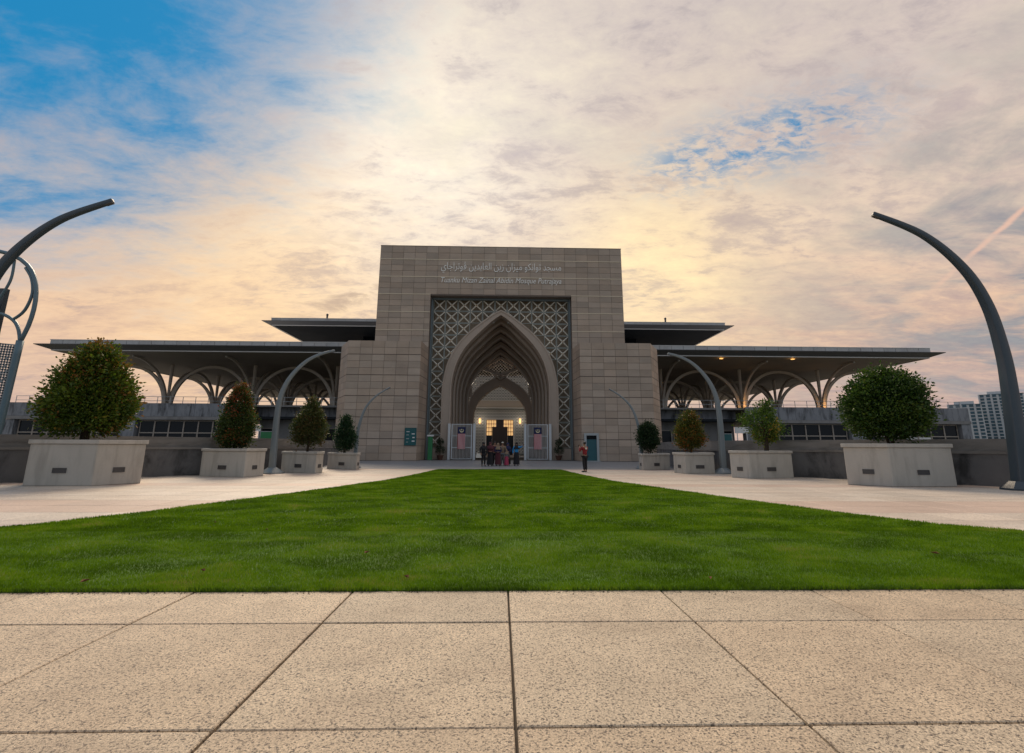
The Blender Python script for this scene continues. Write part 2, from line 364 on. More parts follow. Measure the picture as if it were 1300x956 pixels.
def resample(pts, n):
    P_ = [Vector(p) for p in pts]; L = [0]
    for a, b in zip(P_, P_[1:]): L.append(L[-1]+(b-a).length)
    out = []
    for i in range(n):
        t = L[-1]*i/(n-1); k = max(j for j in range(len(L)) if L[j] <= t+1e-9); k = min(k, len(P_)-2)
        # Catmull-Rom
        u = (t-L[k])/max(1e-9, L[k+1]-L[k]); p0 = P_[max(k-1, 0)]; p1 = P_[k]; p2 = P_[k+1]; p3 = P_[min(k+2, len(P_)-1)]
        q = .5*((2*p1)+(-p0+p2)*u+(2*p0-5*p1+4*p2-p3)*u*u+(-p0+3*p1-3*p2+p3)*u**3); out.append(tuple(q))
    return out

# ------------------------------------------------------------------ ground
g = MB(); g.add([(-3000,-3000,-.40),(3000,-3000,-.40),(3000,3000,-.40),(-3000,3000,-.40)], [(0,1,2,3)])
g.build('ground', 'far_ground', kind='structure')
LAWN_R = [(18.5,5.42),(14,6.15),(11.2,7.45),(9.3,8.92),(8.45,9.7),(7.75,11.3),(7.1,13.3),(6.4,15.5),(5.7,18.2),(4.8,21.5),(4.2,26.5),(3.8,31.3)]
def lawn_half(y):
    if y >= LAWN_R[-1][1] or y <= 5.42: return 0
    for (xa, ya), (xb, yb) in zip(LAWN_R, LAWN_R[1:]):
        if ya <= y <= yb: return xa+(xb-xa)*(y-ya)/(yb-ya)
    return 0
PLAZA = [(-31,-9),(31,-9),(30,-2),(27.5,5),(24,11),(21.5,15),(19.75,18.2),(18.4,20.1),(16.2,23.5),(14.45,25.1),(12.6,29),(12.3,34),(15.3,48.6),(15.3,66),(-15.3,66),(-15.3,48.6),(-12.3,34),(-12.6,29),(-14.45,25.1),(-16.2,23.5),(-18.4,20.1),(-19.75,18.2),(-21.5,15),(-24,11),(-27.5,5),(-30,-2)]
pav = MB().prism(PLAZA, -.45, -.03).build('pavement', 'joint', kind='structure')
def inside(x, y, poly=PLAZA):
    c = False; n = len(poly)
    for i in range(n):
        (xa, ya), (xb, yb) = poly[i], poly[(i+1)%n]
        if (ya > y) != (yb > y) and x < (xb-xa)*(y-ya)/(yb-ya)+xa: c = not c
    return c
def slab_mesh(name, w, d, m, gap=.008):
    me = MB().box(-w/2+gap, w/2-gap, -d/2+gap, d/2-gap, -.06, 0).mesh(name, m); return bevel(me, .006)
S = 1.57
sm_full = slab_mesh('paving_slab', S, S, 'slab', .0085); sm_short = slab_mesh('paving_slab', S, .91, 'slab', .0085)
tk = random.Random(3)
for r_, (yc, me) in enumerate([(4.965, sm_short), (3.725, sm_full), (2.155, sm_full), (.585, sm_full), (-.985, sm_full)]):
    for k in range(-10, 10):
        x = .1+S*(k+.5)
        if abs(x) > 15.5 or (r_ > 1 and abs(x) > 8) or (r_ > 3 and abs(x) > 5): continue
        o = link('paving_slab', me, pav, (x, yc, tk.uniform(-.003,.002))); o.rotation_euler = (tk.uniform(-.0012,.0012), tk.uniform(-.0012,.0012), tk.uniform(-.001,.001))
# plaza paving either side of the lawn: single slabs near, one mesh beyond
T_ = 1.2
pm = {m: slab_mesh('paving_slab', T_, T_, m, .006) for m in ('paving', 'paving_pink', 'paving_grey')}
cnt = 0; far = {m: MB() for m in pm}
cells = []
for j in range(0, 38):
    y = 5.42+T_*(j+.5)
    if y > 51.5: break
    for k in range(-23, 23):
        x = T_*(k+.5)
        if not inside(x, y) or not all(inside(x+a, y+b) for a in (-.6,.6) for b in (-.6,.6)) and not inside(x*.97, y): continue
        h_ = min(lawn_half(y-.6), lawn_half(y+.6)) if 6 < y < 30.5 else lawn_half(y)
        if abs(x)+.6 < h_-.05: continue
        m = 'paving_grey' if y > 32.2 else ('paving_pink' if j in (2, 5, 6, 11, 16, 21) else 'paving')
        cells.append((y*.6+abs(x)*.2, x, y, m))
cells.sort(key=lambda c: c[2])
near_cells = [c for c in cells if abs(c[1])/max(c[2], 1) < 1.25]; near_ids = set(id(c) for c in near_cells[:210])
for c in cells:
    _, x, y, m = c
    if id(c) in near_ids: link('paving_slab', pm[m], pav, (x, y, tk.uniform(-.004,-.001)))
    else: z = tk.uniform(-.004,-.001); far[m].box(x-.594, x+.594, y-.594, y+.594, -.05, z)
for m, b in far.items(): b.build('far_paving_slabs', m, pav, kind='stuff')

# lawn: turf sheet and blades
poly = [(-x, y) for x, y in LAWN_R]+[(x, y) for x, y in LAWN_R[::-1]]
lb = MB().prism(poly, -.03, .012); lawn = lb.build('lawn', 'turf', kind='structure')
def blades(n, yr, hmin, hmax, w, name, pw=1.):
    rng = np.random.default_rng(5+int(yr[0]))
    y = yr[0]+(yr[1]-yr[0])*rng.random(n)**pw
    x = (rng.random(n)*2-1)
    ly = np.array([q[1] for q in LAWN_R]); lx = np.array([q[0] for q in LAWN_R])
    half = np.interp(y, ly, lx)
    # ragged edge
    lim = np.minimum(half, y*1.16+7.0); x = x*lim
    keepw = rng.random(n) < lim/ (lim.max())
    x, y = x[keepw], y[keepw]; half = half[keepw]
    x += rng.normal(0,.012,len(x)); y += rng.normal(0,.012,len(x))
    n = len(x)
    pn = np.array([mnoise.noise((a*1.1, b*1.1, 0)) for a, b in zip(x[::1], y[::1])]) if n < 900000 else np.zeros(n)
    h = (hmin+(hmax-hmin)*rng.random(n))*(1+.45*pn)
    a = rng.random(n)*2*np.pi; lean = rng.random(n)*.9*h; la = rng.random(n)*2*np.pi
    ww = w*(.7+.6*rng.random(n))
    v = np.zeros((n, 3, 3))
    v[:,0,0] = x-np.cos(a)*ww; v[:,0,1] = y-np.sin(a)*ww; v[:,1,0] = x+np.cos(a)*ww; v[:,1,1] = y+np.sin(a)*ww
    v[:,:2,2] = .010; v[:,2,0] = x+np.cos(la)*lean; v[:,2,1] = y+np.sin(la)*lean; v[:,2,2] = .012+h
    me = bpy.data.meshes.new(name); me.vertices.add(3*n); me.vertices.foreach_set('co', v.ravel())
    me.loops.add(3*n); me.loops.foreach_set('vertex_index', np.arange(3*n)); me.polygons.add(n)
    me.polygons.foreach_set('loop_start', np.arange(n)*3); me.update(calc_edges=True)
    at = me.attributes.new('hue', 'FLOAT', 'FACE'); at.data.foreach_set('value', np.clip(rng.random(n)*.8+pn*.4+.1*(rng.random(n)>.96), 0, 1).astype(np.float32))
    me.materials.append(MATS['grass_blade']); return link(name, me, lawn, kind='stuff')
blades(520000, (5.40, 9.0), .018, .042, .0035, 'grass', 1.3)
blades(260000, (8.9, 16.), .02, .045, .008, 'grass', 1.2)
blades(160000, (15.9, 31.35), .02, .045, .016, 'grass', 1.1)
# ragged fringe and soil crumbs along the near edge
rg = np.random.default_rng(77); n = 9000; fr = MB()
ex = rg.random(n)*19-9.5; ey = 5.40+rg.random(n)*.05; keep = np.array([mnoise.noise((x*2.3, 3, 0))+.25*mnoise.noise((x*9, 1, 0)) > -.25 for x in ex])
for x, y, k_ in zip(ex, ey, keep):
    if not k_: continue
    a = rg.random()*6.28; L_ = .02+.035*rg.random(); w_ = .0032
    fr.add([(x-math.cos(a)*w_, y-math.sin(a)*w_, .004), (x+math.cos(a)*w_, y+math.sin(a)*w_, .004), (x+rg.normal()*.015, y-.055*rg.random(), .006+L_)], [(0,1,2)])
fr.build('grass_fringe', 'turf', lawn, kind='stuff')
cr_ = MB()
for _ in range(900):
    x = rg.random()*19-9.5; y = 5.41-abs(rg.normal())*.05
    if mnoise.noise((x*1.7, 9, 0)) < -.15: continue
    q = .004+.007*rg.random(); a = rg.random()*3
    cr_.add([(x-q*math.cos(a), y-q*math.sin(a), .003), (x+q, y-q*.4, .003), (x+q*.2, y+q, .003), (x, y, .003+q)], [(0,1,3),(1,2,3),(2,0,3)])
cr_.build('soil_crumbs', 'soil', pav, kind='stuff')
for i, (x, y) in enumerate([(-3.35,6.05),(-1.75,7.0),(-4.3,5.62),(-5.2,9.6),(-3.9,8.8),(2.3,5.66),(-6.0,5.55),(5.9,6.9),(-2.3,11.5),(-1.0,5.75)]):
    a = tk.uniform(0, 6); s_ = tk.uniform(.035,.06)
    mb = MB(); mb.add([(-s_,0,0),(-s_*.3,s_*.45,.018),(s_,0,.008),(-s_*.3,-s_*.45,.02),(0,0,-.006)], [(0,4,1),(1,4,2),(2,4,3),(3,4,0)])
    o = mb.build('fallen_leaf', 'dry_leaf'); o.location = (x, y, .055); o.rotation_euler = (0,0,a)
    tag(o, 'small dry curled brown leaf lying on the green lawn', 'leaf', 'dry leaves on the lawn')

# ------------------------------------------------------------------ parapet walls
def side_wall(sx):
    t = thing('parapet_wall', f'dark stained low concrete parapet wall behind the planters on the {"left" if sx < 0 else "right"} side of the plaza', 'wall', group='parapet walls of the plaza')
    pts = [(29.2,-6),(27.5,4),(24.2,10.8),(21.7,14.8),(19.75,18.2),(18.4,20.2),(16.2,23.4),(14.45,25.0),(12.7,29.0),(12.35,34.0),(13.2,40.),(15.2,48.3)]
    P3 = resample([(x, y, 0) for x, y in pts], 26)
    def off(i, d):
        a = Vector(P3[max(i-1, 0)]); b = Vector(P3[min(i+1, len(P3)-1)]); t_ = (b-a).normalized(); n = Vector((t_.y, -t_.x, 0))
        p = Vector(P3[i])+n*d; return (sx*p.x, p.y)
    for i in range(len(P3)-1):
        lo = MB(); q = [off(i,0), off(i+1,0), off(i+1,.5), off(i,.5)]
        q2 = [off(i,.07), off(i+1,.07), off(i+1,.5), off(i,.5)]
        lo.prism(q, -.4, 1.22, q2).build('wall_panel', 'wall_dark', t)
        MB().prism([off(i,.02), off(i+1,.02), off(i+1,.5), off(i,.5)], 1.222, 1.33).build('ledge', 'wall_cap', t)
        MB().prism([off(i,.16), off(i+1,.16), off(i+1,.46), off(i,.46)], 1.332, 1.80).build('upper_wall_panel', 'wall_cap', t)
side_wall(-1); side_wall(1)

# ------------------------------------------------------------------ planters
PLN = {
 'P1': ([(-16.71,18.26),(-14.41,18.32),(-13.63,19.64),(-14.49,20.87),(-16.79,20.81),(-17.57,19.49)], 1.60, 'large pale concrete planter holding the big bronze-tipped tree, leftmost planter'),
 'P1R': ([(17.41,18.83),(14.89,18.77),(13.84,19.77),(14.7,21.0),(17.22,21.06),(18.27,20.06)], 1.60, 'large pale concrete planter holding the big round green tree, rightmost planter'),
 'P2': ([(-14.03,24.05),(-11.61,23.28),(-11.29,24.48),(-11.83,25.66),(-14.25,26.43),(-14.57,25.23)], 1.27, 'pale concrete planter holding the egg-shaped tree with a red top, beside the left arc lamp'),
 'P2R': ([(14.06,23.78),(11.77,23.4),(11.27,24.26),(11.82,25.44),(14.11,25.82),(14.61,24.96)], 1.27, 'pale concrete planter holding the sparse yellow-green branching tree'),
 'P3': ([(-11.84,27.65),(-9.61,26.61),(-9.51,27.38),(-9.94,28.61),(-12.17,29.65),(-12.27,28.88)], 1.10, 'concrete planter holding the brownish cone-shaped tree, right of the left arc lamp'),
 'P3R': ([(11.81,27.35),(10.17,27.27),(9.94,28.45),(10.37,29.68),(12.01,29.76),(12.24,28.58)], 1.12, 'concrete planter holding the orange-leaved tree, left of the right arc lamp'),
 'P4': ([(-10.81,31.9),(-8.66,30.7),(-8.7,31.52),(-9.05,32.77),(-11.2,33.97),(-11.16,33.15)], .98, 'small concrete planter with the dark conical shrub, nearest the gateway on the left'),
 'P4R': ([(11.04,32.3),(8.95,31.13),(9.13,32.72),(9.48,33.97),(11.57,35.14),(11.39,33.55)], 1.0, 'small concrete planter with the dark round shrub, nearest the gateway on the right')}
PC = {}
def scale_poly(p, s, c): return [(c[0]+(x-c[0])*s, c[1]+(y-c[1])*s) for x, y in p]
for key, (poly, h, lab) in PLN.items():
    cx = sum(p[0] for p in poly)/6; cy = sum(p[1] for p in poly)/6; PC[key] = (cx, cy, h)
    t = thing('planter', lab, 'planter', (cx, cy, 0), 0, 'hexagonal concrete planters along the plaza')
    loc = [(x-cx, y-cy) for x, y in poly]; rim = .15 if h > 1.4 else .12
    me = MB().prism(loc, .0, h-rim).mesh('planter_body', 'planter'); link('planter_body', bevel(me, .02), t)
    # rim ring with an open middle
    O = scale_poly(loc, 1.045, (0,0)); I = scale_poly(loc, .87, (0,0)); mb = MB(); n = 6
    ar = sum(O[i][0]*O[(i+1)%n][1]-O[(i+1)%n][0]*O[i][1] for i in range(n))
    if ar < 0: O = O[::-1]; I = I[::-1]
    z0, z1 = h-rim+.002, h
    vs = [(x, y, z0) for x, y in O]+[(x, y, z1) for x, y in O]+[(x, y, z1) for x, y in I]+[(x, y, z0) for x, y in I]
    fs = []
    for i in range(6):
        j = (i+1)%6
        fs += [(i, j, 6+j, 6+i), (6+i, 6+j, 12+j, 12+i), (12+i, 12+j, 18+j, 18+i), (18+i, 18+j, j, i)]
    mb.add(vs, fs); link('planter_rim', bevel(mb.mesh('planter_rim', 'planter'), .015), t)
    MB().prism(scale_poly(loc, .868, (0,0)), h-.12, h-.04).build('soil', 'soil', t)
    for i in (0, 1):
        a = Vector((*loc[i], 0)); b = Vector((*loc[i+1], 0)); m_ = (a+b)/2; d_ = (b-a).normalized(); L_ = (b-a).length
        nn = Vector((d_.y, -d_.x, 0)); 
        if nn.dot(m_) < 0: nn = -nn
        w_ = .44 if (i == 0) else .34
        if L_ < 1.4: w_ = .26
        zc = h*.33; Mx = Matrix((d_, nn, Vector((0,0,1)))).transposed().to_4x4(); Mx.translation = m_+Vector((0,0,zc))
        v = MB().box(-w_/2, w_/2, .001, .006, -.075, .075, M=Mx)
        for q in range(4): v.box(-w_/2, w_/2, .006, .022, -.072+q*.038, -.056+q*.038, M=Mx)
        v.box(-w_/2-.015, -w_/2, .001, .026, -.09, .09, M=Mx).box(w_/2, w_/2+.015, .001, .026, -.09, .09, M=Mx).box(-w_/2, w_/2, .001, .026, .075, .09, M=Mx).box(-w_/2, w_/2, .001, .026, -.09, -.075, M=Mx)
        v.build('vent_grille', 'vent', t)

# ------------------------------------------------------------------ trees
def crown_mesh(name, prof, n_cl, per, leaf, mat, seed, fill=.55, rag=.16, tip=lambda z, r, g: 0., core=True, clr=.22):
    """prof = [(z, radius)...]; leaves gathered in clusters through the crown volume"""
    rng = np.random.default_rng(seed); pz = np.array([p[0] for p in prof]); pr = np.array([p[1] for p in prof])
    zs = np.linspace(pz[0], pz[-1], 200); w = np.interp(zs, pz, pr)**1.15+.10*pr.max(); w /= w.sum()
    V = []; H = []
    for c in range(n_cl):
        z = rng.choice(zs, p=w); r = np.interp(z, pz, pr); th = rng.random()*2*np.pi
        rag_n = .91+rag*1.3*mnoise.noise((math.cos(th)*1.3+seed, math.sin(th)*1.3, z*1.1))+rag*1.1*mnoise.noise((math.cos(th)*.9-seed, math.sin(th)*.9+3, z*.8+seed))+rag*.22*rng.normal()
        rho = r*rag_n*(fill+(1-fill)*rng.random()**.6) if rng.random() < .85 else r*rng.random()
        cen = np.array([rho*math.cos(th), rho*math.sin(th), z+rng.normal()*.05]); out = np.array([math.cos(th), math.sin(th), .35])
        tone = rng.normal(.30,.19)+tip(z, rho/max(r,.01), rng)
        cr = clr*(.7+.6*rng.random())*(.55+.45*min(1, r/(pr.max()*.6)))
        m = int(per*(.6+.8*rng.random()))
        for _ in range(m):
            q = rng.normal(size=3)*cr*.55; p = cen+q
            d = q/ (np.linalg.norm(q)+1e-6)*.7+out*.6+rng.normal(size=3)*.55; d /= np.linalg.norm(d)
            s = np.cross(d, rng.normal(size=3)); s /= np.linalg.norm(s)+1e-6; u = np.cross(s, d)
            L = leaf*(.7+.6*rng.random()); wd = L*.30
            V += [p, p+d*L*.5+s*wd+u*.12*L, p+d*L, p+d*L*.5-s*wd+u*.12*L]; H.append(min(1, max(0, tone+rng.normal()*.12)))
    n = len(H); V = np.array(V, dtype=np.float32)
    me = bpy.data.meshes.new(name); me.vertices.add(4*n); me.vertices.foreach_set('co', V.ravel())
    idx = np.arange(4*n).reshape(n, 4); tri = np.concatenate([idx[:, [0,1,2]], idx[:, [0,2,3]]], axis=1).reshape(-1)
    me.loops.add(6*n); me.loops.foreach_set('vertex_index', tri); me.polygons.add(2*n); me.polygons.foreach_set('loop_start', np.arange(2*n)*3)
    me.update(calc_edges=True); at = me.attributes.new('hue', 'FLOAT', 'FACE'); at.data.foreach_set('value', np.repeat(np.array(H, dtype=np.float32), 2))
    me.materials.append(MATS[mat]); return me
def tree(key, label, off, prof, n_cl, per, leaf, mat, seed, trunk_r=.09, limbs=6, forks=1, **kw):
    cx, cy, h = PC[key]; z0 = h-.10
    rf_, zf_ = {'P1':(.68,.86),'P1R':(.76,.86),'P2':(.80,.98),'P3':(.86,.97),'P4':(.84,.98),'P2R':(.86,.96),'P3R':(.82,.98),'P4R':(.84,.98)}[key]
    prof = [(prof[0][0]+(z-prof[0][0])*zf_, q*rf_) for z, q in prof]
    t = thing('potted_tree', label, 'tree', (cx+off[0], cy+off[1], 0), 0, 'trees growing in the plaza planters')
    rng = random.Random(seed); zt = prof[-1][0]; zb = prof[0][0]; rmax = max(p[1] for p in prof)
    tr = MB(); tops = []
    for f in range(forks):
        a = 2*math.pi*f/forks+.5; sp = .0 if forks == 1 else .14
        pts = [(sp*.3*math.cos(a), sp*.3*math.sin(a), z0), (sp*math.cos(a)+.02, sp*math.sin(a)-.02, (z0+zb)/2+.1), (sp*1.6*math.cos(a)+.05, sp*1.6*math.sin(a), zb+.35), (rng.uniform(-.1,.1)+sp*2*math.cos(a), rng.uniform(-.1,.1), zb+(zt-zb)*.65)]
        q = resample(pts, 9); tr.tube(q, [trunk_r*(1.25-.9*i/8)/(forks**.4) for i in range(9)], 8)
    tr.build('trunk', 'bark', t, smooth=True)
    for i in range(limbs):
        a = i*2.4+rng.uniform(-.3,.3); zz_ = zb-.05+(zt-zb)*.45*i/limbs; r = rmax*rng.uniform(.6,.85)*(1-.45*i/limbs)
        pts = [(0,0,zz_-.15), (math.cos(a)*r*.45, math.sin(a)*r*.45, zz_+.12), (math.cos(a)*r, math.sin(a)*r, zz_+.45+rng.uniform(0,.25))]
        MB().tube(resample(pts, 6), [trunk_r*.5*(1-.8*k/5) for k in range(6)], 6).build('branch', 'bark', t, smooth=True)
    me = crown_mesh('crown', prof, n_cl, per, leaf, mat, seed, **kw); link('crown', me, t, kind='stuff')
    return t
up_tip = lambda z0, z1, amt, pr: (lambda z, r, g: (amt if g.random() < pr*max(0, (z-z0)/(z1-z0)) else 0.))
tree('P1', 'big tree with bronze and red new leaves in the leftmost planter', (-.34,.0), [(2.12,1.1),(2.3,1.75),(2.8,2.02),(3.4,1.9),(4.1,1.55),(4.7,1.05),(5.2,.85),(5.55,.55),(5.75,.15)], 470, 72, .125, 'leaf_bronze', 11, .13, 8, rag=.16, clr=.34, fill=.62, tip=lambda z, r, g: (.42 if g.random() < .20+.10*(z-3) else .04))
tree('P1R', 'big round dark green tree in the rightmost planter', (.05,.2), [(2.05,.7),(2.3,1.5),(2.75,1.92),(3.3,1.92),(3.9,1.65),(4.4,1.2),(4.8,.7),(4.98,.2)], 400, 70, .125, 'leaf_deep', 12, .07, 8, forks=3, rag=.15, clr=.34, fill=.62)
tree('P2', 'egg-shaped tree with red shoots at its top', (-.05,0), [(1.45,.55),(1.7,.85),(2.2,.98),(2.8,.9),(3.4,.66),(3.9,.42),(4.3,.2),(4.5,.05)], 300, 46, .10, 'leaf_red_tip', 13, .08, 5, rag=.12, tip=up_tip(2.7, 4.4, .42, .8))
tree('P2R', 'sparse layered yellow-green tree with spreading branches', (.42,.1), [(1.75,.3),(2.0,.85),(2.4,1.15),(2.8,1.0),(3.1,.75),(3.4,.6),(3.65,.25)], 75, 62, .11, 'leaf_yellow', 14, .10, 9, rag=.42, clr=.26, fill=.35, tip=lambda z, r, g: (.5 if z < 2.5 and g.random() < .3 else -.05))
tree('P3', 'dull brown-green cone-shaped tree beside the left arc lamp', (.28,-.2), [(1.55,.6),(1.85,.98),(2.3,1.03),(2.8,.86),(3.3,.56),(3.7,.3),(4.05,.06)], 280, 46, .10, 'leaf_brown', 15, .06, 5, rag=.10, tip=lambda z, r, g: (.35 if g.random() < .35 else 0))
tree('P3R', 'ovoid tree with orange and red leaves beside the right arc lamp', (-.2,-.3), [(1.45,.5),(1.7,.85),(2.1,.95),(2.6,.78),(3.0,.52),(3.35,.28),(3.55,.05)], 240, 46, .10, 'leaf_orange', 16, .05, 5, rag=.12, tip=lambda z, r, g: (.36 if g.random() < .38 else 0.05))
tree('P4', 'small dark green conical shrub in the planter nearest the gateway on the left', (.1,-.4), [(1.25,.35),(1.5,.68),(1.85,.74),(2.3,.6),(2.7,.38),(3.1,.22),(3.35,.08)], 300, 24, .10, 'leaf_dark', 17, .05, 4, rag=.13)
tree('P4R', 'small dark rounded shrub in the planter nearest the gateway on the right', (-.45,-.5), [(1.3,.35),(1.55,.68),(1.95,.8),(2.4,.7),(2.75,.45),(3.0,.1)], 320, 24, .10, 'leaf_dusk', 18, .045, 4, forks=2, rag=.08)

# ------------------------------------------------------------------ arc lamps
def arc_lamp(label, base, prof, sx, w0, w1, paint, disc):
    t = thing('arc_lamp', label, 'street lamp', (base[0], base[1], 0), 0, 'curved lamp posts along the plaza')
    pts = resample([(sx*x, 0, z) for x, z in prof], 60); n = len(pts)
    rad = [w0/2*1.18+(w1-w0)/2*1.18*(max(0, i/(n-1)-.15)/.85) for i in range(n)]
    me = bevel(MB().tube(pts, rad, 4, flat=.9).mesh('mast', paint), .035, 2); me.polygons.foreach_set('use_smooth', [True]*len(me.polygons)); link('mast', me, t)
    p, q = Vector(pts[-1]), Vector(pts[-4]); d_ = (p-q).normalized()
    hd = MB().bar(p-d_*.25+Vector((0,0,-w1*.42)), p+d_*.02+Vector((0,0,-w1*.42)), w1*.7, .04); hd.build('lamp_lens', 'vent', t)
    MB().prism([(disc*math.cos(a*math.pi/4+.39), disc*math.sin(a*math.pi/4+.39)) for a in range(8)], 0, .06).prism([(disc*.9*math.cos(a*math.pi/4+.39), disc*.9*math.sin(a*math.pi/4+.39)) for a in range(8)], .062, .30, [(w0*.62*math.cos(a*math.pi/4+.39), w0*.62*math.sin(a*math.pi/4+.39)) for a in range(8)]).build('base_plate', paint, t)
big = [(0,0),(.13,1.2),(.30,3.4),(.34,5.0),(.12,6.8),(-.55,8.3),(-1.9,9.65),(-3.8,10.52)]
midp = [(0,0),(.02,1.24),(.02,3.28),(-.15,4.33),(-.58,5.19),(-1.28,5.93),(-2.05,6.33),(-2.72,6.50)]
sml = [(0,0),(.0,1.6),(-.1,2.75),(-.45,3.9),(-1.1,4.7),(-2.0,5.3)]
arc_lamp('tallest dark arc lamp at the right edge, rising beside the rightmost planter', (18.50,17.5), big, 1, .51, .21, 'lamp_paint', .62)
arc_lamp('tallest dark arc lamp at the left edge, only its curved upper part in view', (-18.62,17.5), big, -1, .51, .21, 'lamp_paint', .62)
arc_lamp('mid-sized grey arc lamp between two planters on the left', (-11.79,26.5), midp, -1, .36, .15, 'lamp_paint_pale', .62)
arc_lamp('mid-sized grey arc lamp between two planters on the right', (12.40,27.6), [(x, z*1.035) for x, z in midp], 1, .36, .15, 'lamp_paint_pale', .62)
arc_lamp('small slender arc lamp in front of the left stone pylon of the gateway', (-9.45,33.2), sml, -1, .28, .10, 'lamp_paint_pale', .4)
arc_lamp('small slender arc lamp in front of the right stone pylon of the gateway', (9.45,33.2), sml, 1, .28, .10, 'lamp_paint_pale', .4)

# ------------------------------------------------------------------ stone gateway
def settle(t, loc):
    t.location = loc
    for ch in t.children: ch.location = ch.location-Vector(loc)
gate = thing('mosque_gateway', 'tall stone-clad gateway with deep pointed arch, metal lattice and lettering in the middle', 'gateway')
panel_cache = {}; panels = []                # (x, y, z, w, h, angle)
def face(p0, p1, zs, ncol=None, edges=None, pri=0, skipz=None):
    p0 = Vector(p0); p1 = Vector(p1); d_ = p1-p0; L_ = d_.length; a = math.atan2(d_.y, d_.x)
    ed = edges if edges is not None else [L_*i/ncol for i in range(ncol+1)]
    for za, zb in zs:
        for ea, eb in zip(ed, ed[1:]):
            q = p0+d_.normalized()*ea; panels.append((pri, q.x, q.y, za, eb-ea, zb-za, a))
def rows(z0, z1, n): return [(z0+(z1-z0)*i/n, z0+(z1-z0)*(i+1)/n) for i in range(n)]
LOW = 11.82
lowrows = rows(0.02, LOW, 17)
lowrows = [(a, b-(.05 if i % 3 == 2 else 0)) for i, (a, b) in enumerate(lowrows)]
cores = MB()
for s in (-1, 1):
    q = [(s*15.35,48.7),(s*8.05,48.7),(s*7.8,52.0),(s*7.8,63.9),(s*17.1,63.9),(s*17.1,52.0)]
    cores.prism([(x+(-.0*s), y+.04) for x, y in q], 0, LOW-.02)
    a, b = ((-15.35,48.7),(-8.05,48.7)) if s < 0 else ((8.05,48.7),(15.35,48.7))
    face(a, b, lowrows, 6, pri=0)
    if s < 0: face((-17.1,52.0), (-15.35,48.7), lowrows, 3, pri=2); face((-8.05,48.7), (-7.8,52.0), lowrows, 2, pri=2); face((-17.1,63.9), (-17.1,52.0), lowrows, 9, pri=3)
    else: face((15.35,48.7), (17.1,52.0), lowrows, 3, pri=2); face((7.8,52.0), (8.05,48.7), lowrows, 2, pri=2); face((17.1,52.0), (17.1,63.9), lowrows, 9, pri=3)
band = [23.5,21.9,19.85,17.82,15.8,13.75,LOW]
uprows = []
for i, (zt, zb) in enumerate(zip(band, band[1:])):
    n = 2 if i == 0 else 3
    rr = rows(zb+.03, zt-.03, n); uprows.append(rr)
full = [r for rr in uprows[:3] for r in rr]; side = [r for rr in uprows[3:] for r in rr]
E21 = [27.2*i/21 for i in range(22)]
face((-13.6,52.0), (13.6,52.0), full, edges=E21, pri=1)
sd = [e for e in E21 if e < 5.4]+[5.8]
face((-13.6,52.0), (-7.8,52.0), side, edges=sd, pri=1)
face((7.8,52.0), (13.6,52.0), side, edges=[5.8-e for e in sd[::-1]], pri=1)
face((-13.6,64.0), (-13.6,52.0), full+side, 9, pri=3); face((13.6,52.0), (13.6,64.0), full+side, 9, pri=3)
cores.box(-13.56,13.56,52.04,63.96,17.72,23.46)
for s in (-1, 1): cores.box(min(s*13.56,s*7.82), max(s*13.56,s*7.82), 52.04, 63.96, LOW-.02, 17.72)
cores.build('core_wall', 'cladding_core', gate)
cop = MB().box(-13.62,13.62,51.99,64.02,23.46,23.54); cop.build('coping', 'cladding_core', gate)
panels.sort(key=lambda p: p[0])
rest = MB(); gp = .015
for i, (pri, x, y, z, w, h, a) in enumerate(panels):
    if i < 299:
        key = (round(w,3), round(h,3))
        if key not in panel_cache: panel_cache[key] = MB().box(gp, w-gp, 0, .05, gp, h-gp).mesh('stone_panel', 'cladding')
        o = link('stone_panel', panel_cache[key], gate, (x, y+random.uniform(-.002,.002), z)); o.rotation_euler = (0,0,a)
    else:
        M_ = Matrix.Translation((x, y+random.uniform(-.002,.002), z)) @ Matrix.Rotation(a, 4, 'Z')
        rest.box(gp, w-gp, 0, .05, gp, h-gp, tone=random.random()+1e-4, M=M_)
rest.build('stone_panels', 'cladding_far', gate, kind='stuff')
for z in band[1:-1]:
    if z > 17.9: MB().box(-13.6,13.6,51.965,52.03,z-.032,z+.032).build('metal_strip', 'metal_strip', gate)
    else:
        for s in (-1, 1): MB().box(min(s*13.6,s*7.8), max(s*13.6,s*7.8), 51.965, 52.03, z-.032, z+.032).build('metal_strip', 'metal_strip', gate)

# arch profile (half): x, z
outer = [(6.2,0),(6.27,5.97),(6.24,7.66),(5.98,9.38),(5.59,10.69),(4.78,12.23),(3.52,13.69),(2.01,14.94),(.93,15.75),(0,16.25)]
inner = [(5.2,0),(5.26,6.2),(5.2,8.3),(4.82,10.04),(4.11,11.58),(3.06,12.92),(1.78,14.2),(.8,15.1),(0,15.65)]
def rs(pr, n=26): return [(p[0], p[2]) for p in resample([(x, 0, z) for x, z in pr], n)]
OUT, INN = rs(outer), rs(inner)
def prof(w, a):
    return [(x*w/5.2, z if z < 6 else 6+(z-6)*(a-6)/(15.65-6)) for x, z in INN]
def grow(pr, d):
    o = []
    for i, (x, z) in enumerate(pr):
        xa, za = pr[max(i-1, 0)]; xb, zb = pr[min(i+1, len(pr)-1)]; tx, tz = xb-xa, zb-za; L_ = math.hypot(tx, tz)
        nx, nz = tz/L_, -tx/L_
        if i == len(pr)-1: nx, nz = 0, 1.12
        o.append((max(0, x+nx*d) if i < len(pr)-1 else 0, z+nz*d))
    o[0] = (o[0][0], 0)
    return o
